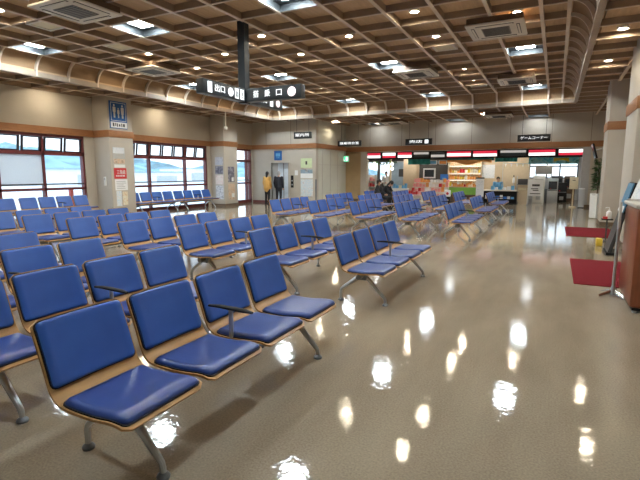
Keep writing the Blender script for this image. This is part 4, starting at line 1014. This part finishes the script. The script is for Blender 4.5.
# ================================================================== PEOPLE
def fuse(b, name, m, parent, vox=.012, smooth=4):
    """one continuous skin around overlapping limbs"""
    o = b.build(name, m, None)
    md = o.modifiers.new('r', 'REMESH'); md.mode = 'VOXEL'; md.voxel_size = vox; md.use_smooth_shade = True
    ms = o.modifiers.new('s', 'SMOOTH'); ms.iterations = smooth; ms.factor = .5
    dg = bpy.context.evaluated_depsgraph_get(); dg.update()
    me = bpy.data.meshes.new_from_object(o.evaluated_get(dg)); old = o.data; o.modifiers.clear(); o.data = me; bpy.data.meshes.remove(old)
    me.name = name; me.polygons.foreach_set('use_smooth', [True]*len(me.polygons))
    o.parent = parent; return o
def person(loc, rz, J, label, top, trousers, hair_m, hair='short', shoes=M['black'], k=1.0, coat_len=.0, mask=False):
    """J: joints in metres, facing -y; keys hip, chest, neck, head, l/r sh el wr, hp kn an"""
    t = empty('person', loc, rz, label=label, cat='person'); V = {a: Vector(c)*k for a, c in J.items()}
    hd = V['head']; f = Vector(J.get('look', (0, -1, 0))).normalized(); up = (hd-V['neck']).normalized()
    rt = f.cross(up).normalized(); f = up.cross(rt).normalized()
    HM = Matrix((rt, -f, up)).transposed().to_4x4()
    b = B()
    b.ball(hd, .095*k, sub=3, sc=(.80, .98, 1.18), mx=HM); b.ball(hd+f*.022*k-up*.055*k, .065*k, sub=2, sc=(.85, .95, .9), mx=HM)
    b.caps(hd+f*.092*k-up*.0*k, hd+f*.104*k-up*.03*k, .010*k, .015*k)
    for s in (-1, 1): b.caps(hd+rt*s*.078*k+up*.01, hd+rt*s*.08*k-up*.03, .016*k, .012*k)
    b.caps(V['neck']-up*.05*k, hd-up*.05*k, .056*k, .052*k)
    b.caps(V['chest'], V['neck']-up*.06*k, .125*k, .07*k); b.caps(V['hip'], V['chest'], .125*k, .13*k)
    for s in 'lr':
        sg = 1 if s == 'l' else -1
        b.caps(V['chest']+(V[s+'sh']-V['chest'])*.5, V[s+'sh'], .085*k, .058*k); b.caps(V[s+'sh'], V[s+'el'], .050*k, .040*k); b.caps(V[s+'el'], V[s+'wr'], .038*k, .026*k)
        d = (V[s+'wr']-V[s+'el']).normalized(); side = d.cross(Vector((1, 0, 0))); side = side.normalized() if side.length > .1 else Vector((0, 1, 0)); pn = d.cross(side).normalized()
        pm = V[s+'wr']+d*.055*k
        b.caps(V[s+'wr'], pm, .026*k, .032*k)
        for q, (off, L) in enumerate(((-.027, .062), (-.009, .072), (.009, .067), (.027, .052))):
            a = pm+side*off*k+d*.018*k; mdl = a+d*L*.55*k+pn*.006*sg*k; e = mdl+d*L*.42*k+pn*.022*sg*k
            b.caps(a, mdl, .0095*k, .009*k, 8); b.caps(mdl, e, .009*k, .0075*k, 8)
        a = V[s+'wr']+d*.02*k-side*.022*k; b.caps(a, a-side*.028*k+d*.035*k+pn*.008*sg, .012*k, .010*k, 8); b.caps(a-side*.028*k+d*.035*k+pn*.008*sg, a-side*.034*k+d*.062*k+pn*.016*sg, .010*k, .008*k, 8)
        b.caps(V['hip'], V[s+'hp'], .11*k, .085*k); b.caps(V[s+'hp'], V[s+'kn'], .080*k, .056*k); b.caps(V[s+'kn'], V[s+'an'], .054*k, .036*k)
        ft = Vector(J.get('toe', (0, -1, 0))).normalized(); b.caps(V[s+'an']-Vector((0, 0, .035*k)), V[s+'an']+ft*.15*k-Vector((0, 0, .045*k)), .036*k, .028*k)
    body = fuse(b, 'body', M['skin'], t, .0085, 3)
    for s in (-1, 1):
        e = B(); e.ball(hd+f*.082*k+rt*s*.032*k+up*.012*k, .011*k, sub=1); e.build('eye', M['black'], t, True)
    b = B(); b.caps(hd+f*.082*k-rt*.02*k-up*.058*k, hd+f*.082*k+rt*.02*k-up*.058*k, .006*k, .006*k, 6); b.build('mouth', M['pink'], t, True)
    if mask: b = B(); b.ball(hd+f*.05*k-up*.045*k, .066*k, sub=2, sc=(.95, .85, .8), mx=HM); b.build('face_mask', M['paper'], t, True)
    b = B(); b.ball(hd+up*.022*k-f*.018*k, .107*k, sub=3, sc=(.84, .98, 1.08), mx=HM)
    b.caps(hd-f*.04*k, hd-f*.055*k-up*(.16 if hair == 'long' else .07)*k, .075*k, .05*k)
    h = fuse(b, 'hair', hair_m, t, .010, 3)
    b = B()
    b.caps(V['chest'], V['neck']-up*.075*k, .165*k, .090*k); b.caps(V['hip']-up*coat_len*k, V['chest'], (.178+coat_len*.2)*k, .170*k)
    for s in 'lr':
        b.caps(V['chest']+(V[s+'sh']-V['chest'])*.5, V[s+'sh'], .10*k, .076*k); b.caps(V[s+'sh'], V[s+'el'], .070*k, .058*k); b.caps(V[s+'el'], V[s+'el']+(V[s+'wr']-V[s+'el'])*.97, .057*k, .044*k)
    fuse(b, 'jacket', top, t, .012, 4)
    b = B()
    for s in 'lr':
        b.caps(V['hip'], V[s+'hp'], .125*k, .10*k); b.caps(V[s+'hp'], V[s+'kn'], .093*k, .070*k); b.caps(V[s+'kn'], V[s+'an']+Vector((0, 0, .01)), .068*k, .050*k)
    fuse(b, 'trousers', trousers, t, .012, 3)
    ft = Vector(J.get('toe', (0, -1, 0))).normalized()
    for s in 'lr':
        b = B(); a = V[s+'an']; b.caps(Vector((a.x, a.y, .045*k))-ft*.03*k, Vector((a.x, a.y, .040*k))+ft*.15*k, .044*k, .038*k)
        o = fuse(b, 'shoe', shoes, t, .010, 2)
        for v in o.data.vertices: v.co.z = max(v.co.z, .002)
    return t
STAND = dict(hip=(0, 0, .93), chest=(0, .01, 1.24), neck=(0, .01, 1.44), head=(0, -.01, 1.585), lsh=(.185, .01, 1.385), rsh=(-.185, .01, 1.385), lel=(.235, .03, 1.11), rel=(-.235, .03, 1.11), lwr=(.225, -.05, .87), rwr=(-.225, -.05, .87),
             lhp=(.09, 0, .86), rhp=(-.09, 0, .86), lkn=(.10, -.01, .47), rkn=(-.10, -.01, .47), lan=(.10, .02, .08), ran=(-.10, .02, .08))
person((-12.98, 19.75, 0), PI-.15, dict(STAND, look=(.25, -1, 0), rwr=(-.20, -.10, .90)), 'person in a mustard yellow coat standing with back turned by the elevator', M['yellow_jacket'], M['black_cloth'], M['hair'], 'long', k=.96, coat_len=.10)
person((-12.30, 19.75, 0), PI+.1, dict(STAND, look=(-.2, -1, 0)), 'person in dark clothes with grey hair standing with back turned by the elevator', M['navy_cloth'], M['navy_cloth'], M['grey_hair'], 'short', k=.97, coat_len=.05)
SIT = dict(hip=(0, .10, .56), chest=(0, -.06, .82), neck=(0, -.20, .98), head=(0, -.30, 1.075), lsh=(.18, -.16, .93), rsh=(-.18, -.16, .93), lel=(.22, -.30, .68), rel=(-.22, -.30, .68), lwr=(.10, -.50, .62), rwr=(-.10, -.50, .62),
           lhp=(.10, .04, .54), rhp=(-.10, .04, .54), lkn=(.13, -.42, .52), rkn=(-.13, -.42, .52), lan=(.13, -.46, .08), ran=(-.13, -.46, .08), look=(0, -1, -.7))
person((-6.66, 19.40, .035), PI/2, SIT, 'person in black bent forward on a bench before the souvenir shop', M['black_cloth'], M['black_cloth'], M['hair'], 'long', k=1.0, coat_len=.02)
SIT2 = dict(SIT, chest=(0, .06, .86), neck=(0, .05, 1.05), head=(0, .03, 1.19), lsh=(.18, .05, 1.0), rsh=(-.18, .05, 1.0), lel=(.23, -.02, .75), rel=(-.23, -.02, .75), lwr=(.12, -.24, .66), rwr=(-.12, -.24, .66), look=(.4, -1, -.1))
person((-6.66, 18.80, .035), PI/2, SIT2, 'masked person with black hair sitting beside the bent person in black', M['black_cloth'], M['black_cloth'], M['hair'], 'short', k=.97, mask=True)
person((-8.83, 26.0, 0), 0, dict(STAND, look=(.5, -1, -.3), lwr=(.12, -.28, 1.05), rwr=(-.12, -.28, 1.05), lel=(.24, -.04, 1.1), rel=(-.24, -.04, 1.1)), 'shop worker in white with black hair inside the souvenir shop', M['white_cloth'], M['black_cloth'], M['hair'], 'short', k=.97)
person((-2.70, 26.0, .06), 0, dict(SIT2, look=(.1, -1, -.5)), 'clerk in light blue with dark hair sitting behind the dark counter', M['sky_blue'], M['black_cloth'], M['hair'], 'short', k=1.0)
t = empty('stool', (-2.70, 26.10, 0), label='round dark stool under the clerk behind the counter', cat='stool')
B().lathe([(.18, .38), (.19, .40), (.19, .43), (.17, .44)], n=18).build('seat', M['dark'], t, True)
B().tube([(0, 0, .02), (0, 0, .39)], .03, 10).build('post', M['steel'], t, True); B().lathe([(.2, 0), (.2, .015), (.03, .03)], n=18).build('foot', M['steel'], t, True)

# ================================================================== LIGHT, WORLD, CAMERA
wd = bpy.data.worlds.new('overcast_sky'); S.world = wd; wd.use_nodes = True
nt = wd.node_tree; bg = nt.nodes['Background']
tc = nt.nodes.new('ShaderNodeTexCoord'); sx = nt.nodes.new('ShaderNodeSeparateXYZ'); link(nt, tc.outputs['Generated'], sx.inputs[0])
r = ramp(nt, sx.outputs['Z'], [(0.0, (.80, .90, 1.0)), (.35, (.62, .80, 1.0))]); link(nt, r.outputs['Color'], bg.inputs['Color'])
bg.inputs['Strength'].default_value = 1.25

cam = bpy.data.cameras.new('camera'); co = bpy.data.objects.new('camera', cam); COL.objects.link(co)
F, VX, VY = 462.0, 556.3, 173.3
cam.sensor_fit = 'HORIZONTAL'; cam.sensor_width = 36; cam.lens = 36*F/640; cam.clip_start = .05; cam.clip_end = 600
Yc = Vector((VX-320, -(VY-240), -F)).normalized()            # depth axis in camera space (x right, y up, z back)
p = math.atan2(240-VY, F)
Uc = Vector((0, math.cos(p), math.sin(p))); Uc = (Uc - Yc*Uc.dot(Yc)).normalized(); Xc = Yc.cross(Uc)
R = Matrix((Xc, Yc, Uc))                                     # rows: world axes expressed in camera space -> camera-to-world
co.matrix_world = Matrix.Translation((0, 0, 1.55)) @ R.to_4x4()
S.camera = co
S.view_settings.view_transform = 'Standard'; S.view_settings.look = 'None'; S.view_settings.gamma = 1; S.view_settings.use_curve_mapping = False
S.view_settings.exposure = 1.3
S.cycles.use_denoising = True
S.cycles.max_bounces = 10; S.cycles.diffuse_bounces = 5; S.cycles.glossy_bounces = 4; S.cycles.transparent_max_bounces = 12
S.cycles.sample_clamp_indirect = 6; S.cycles.caustics_reflective = False; S.cycles.caustics_refractive = False
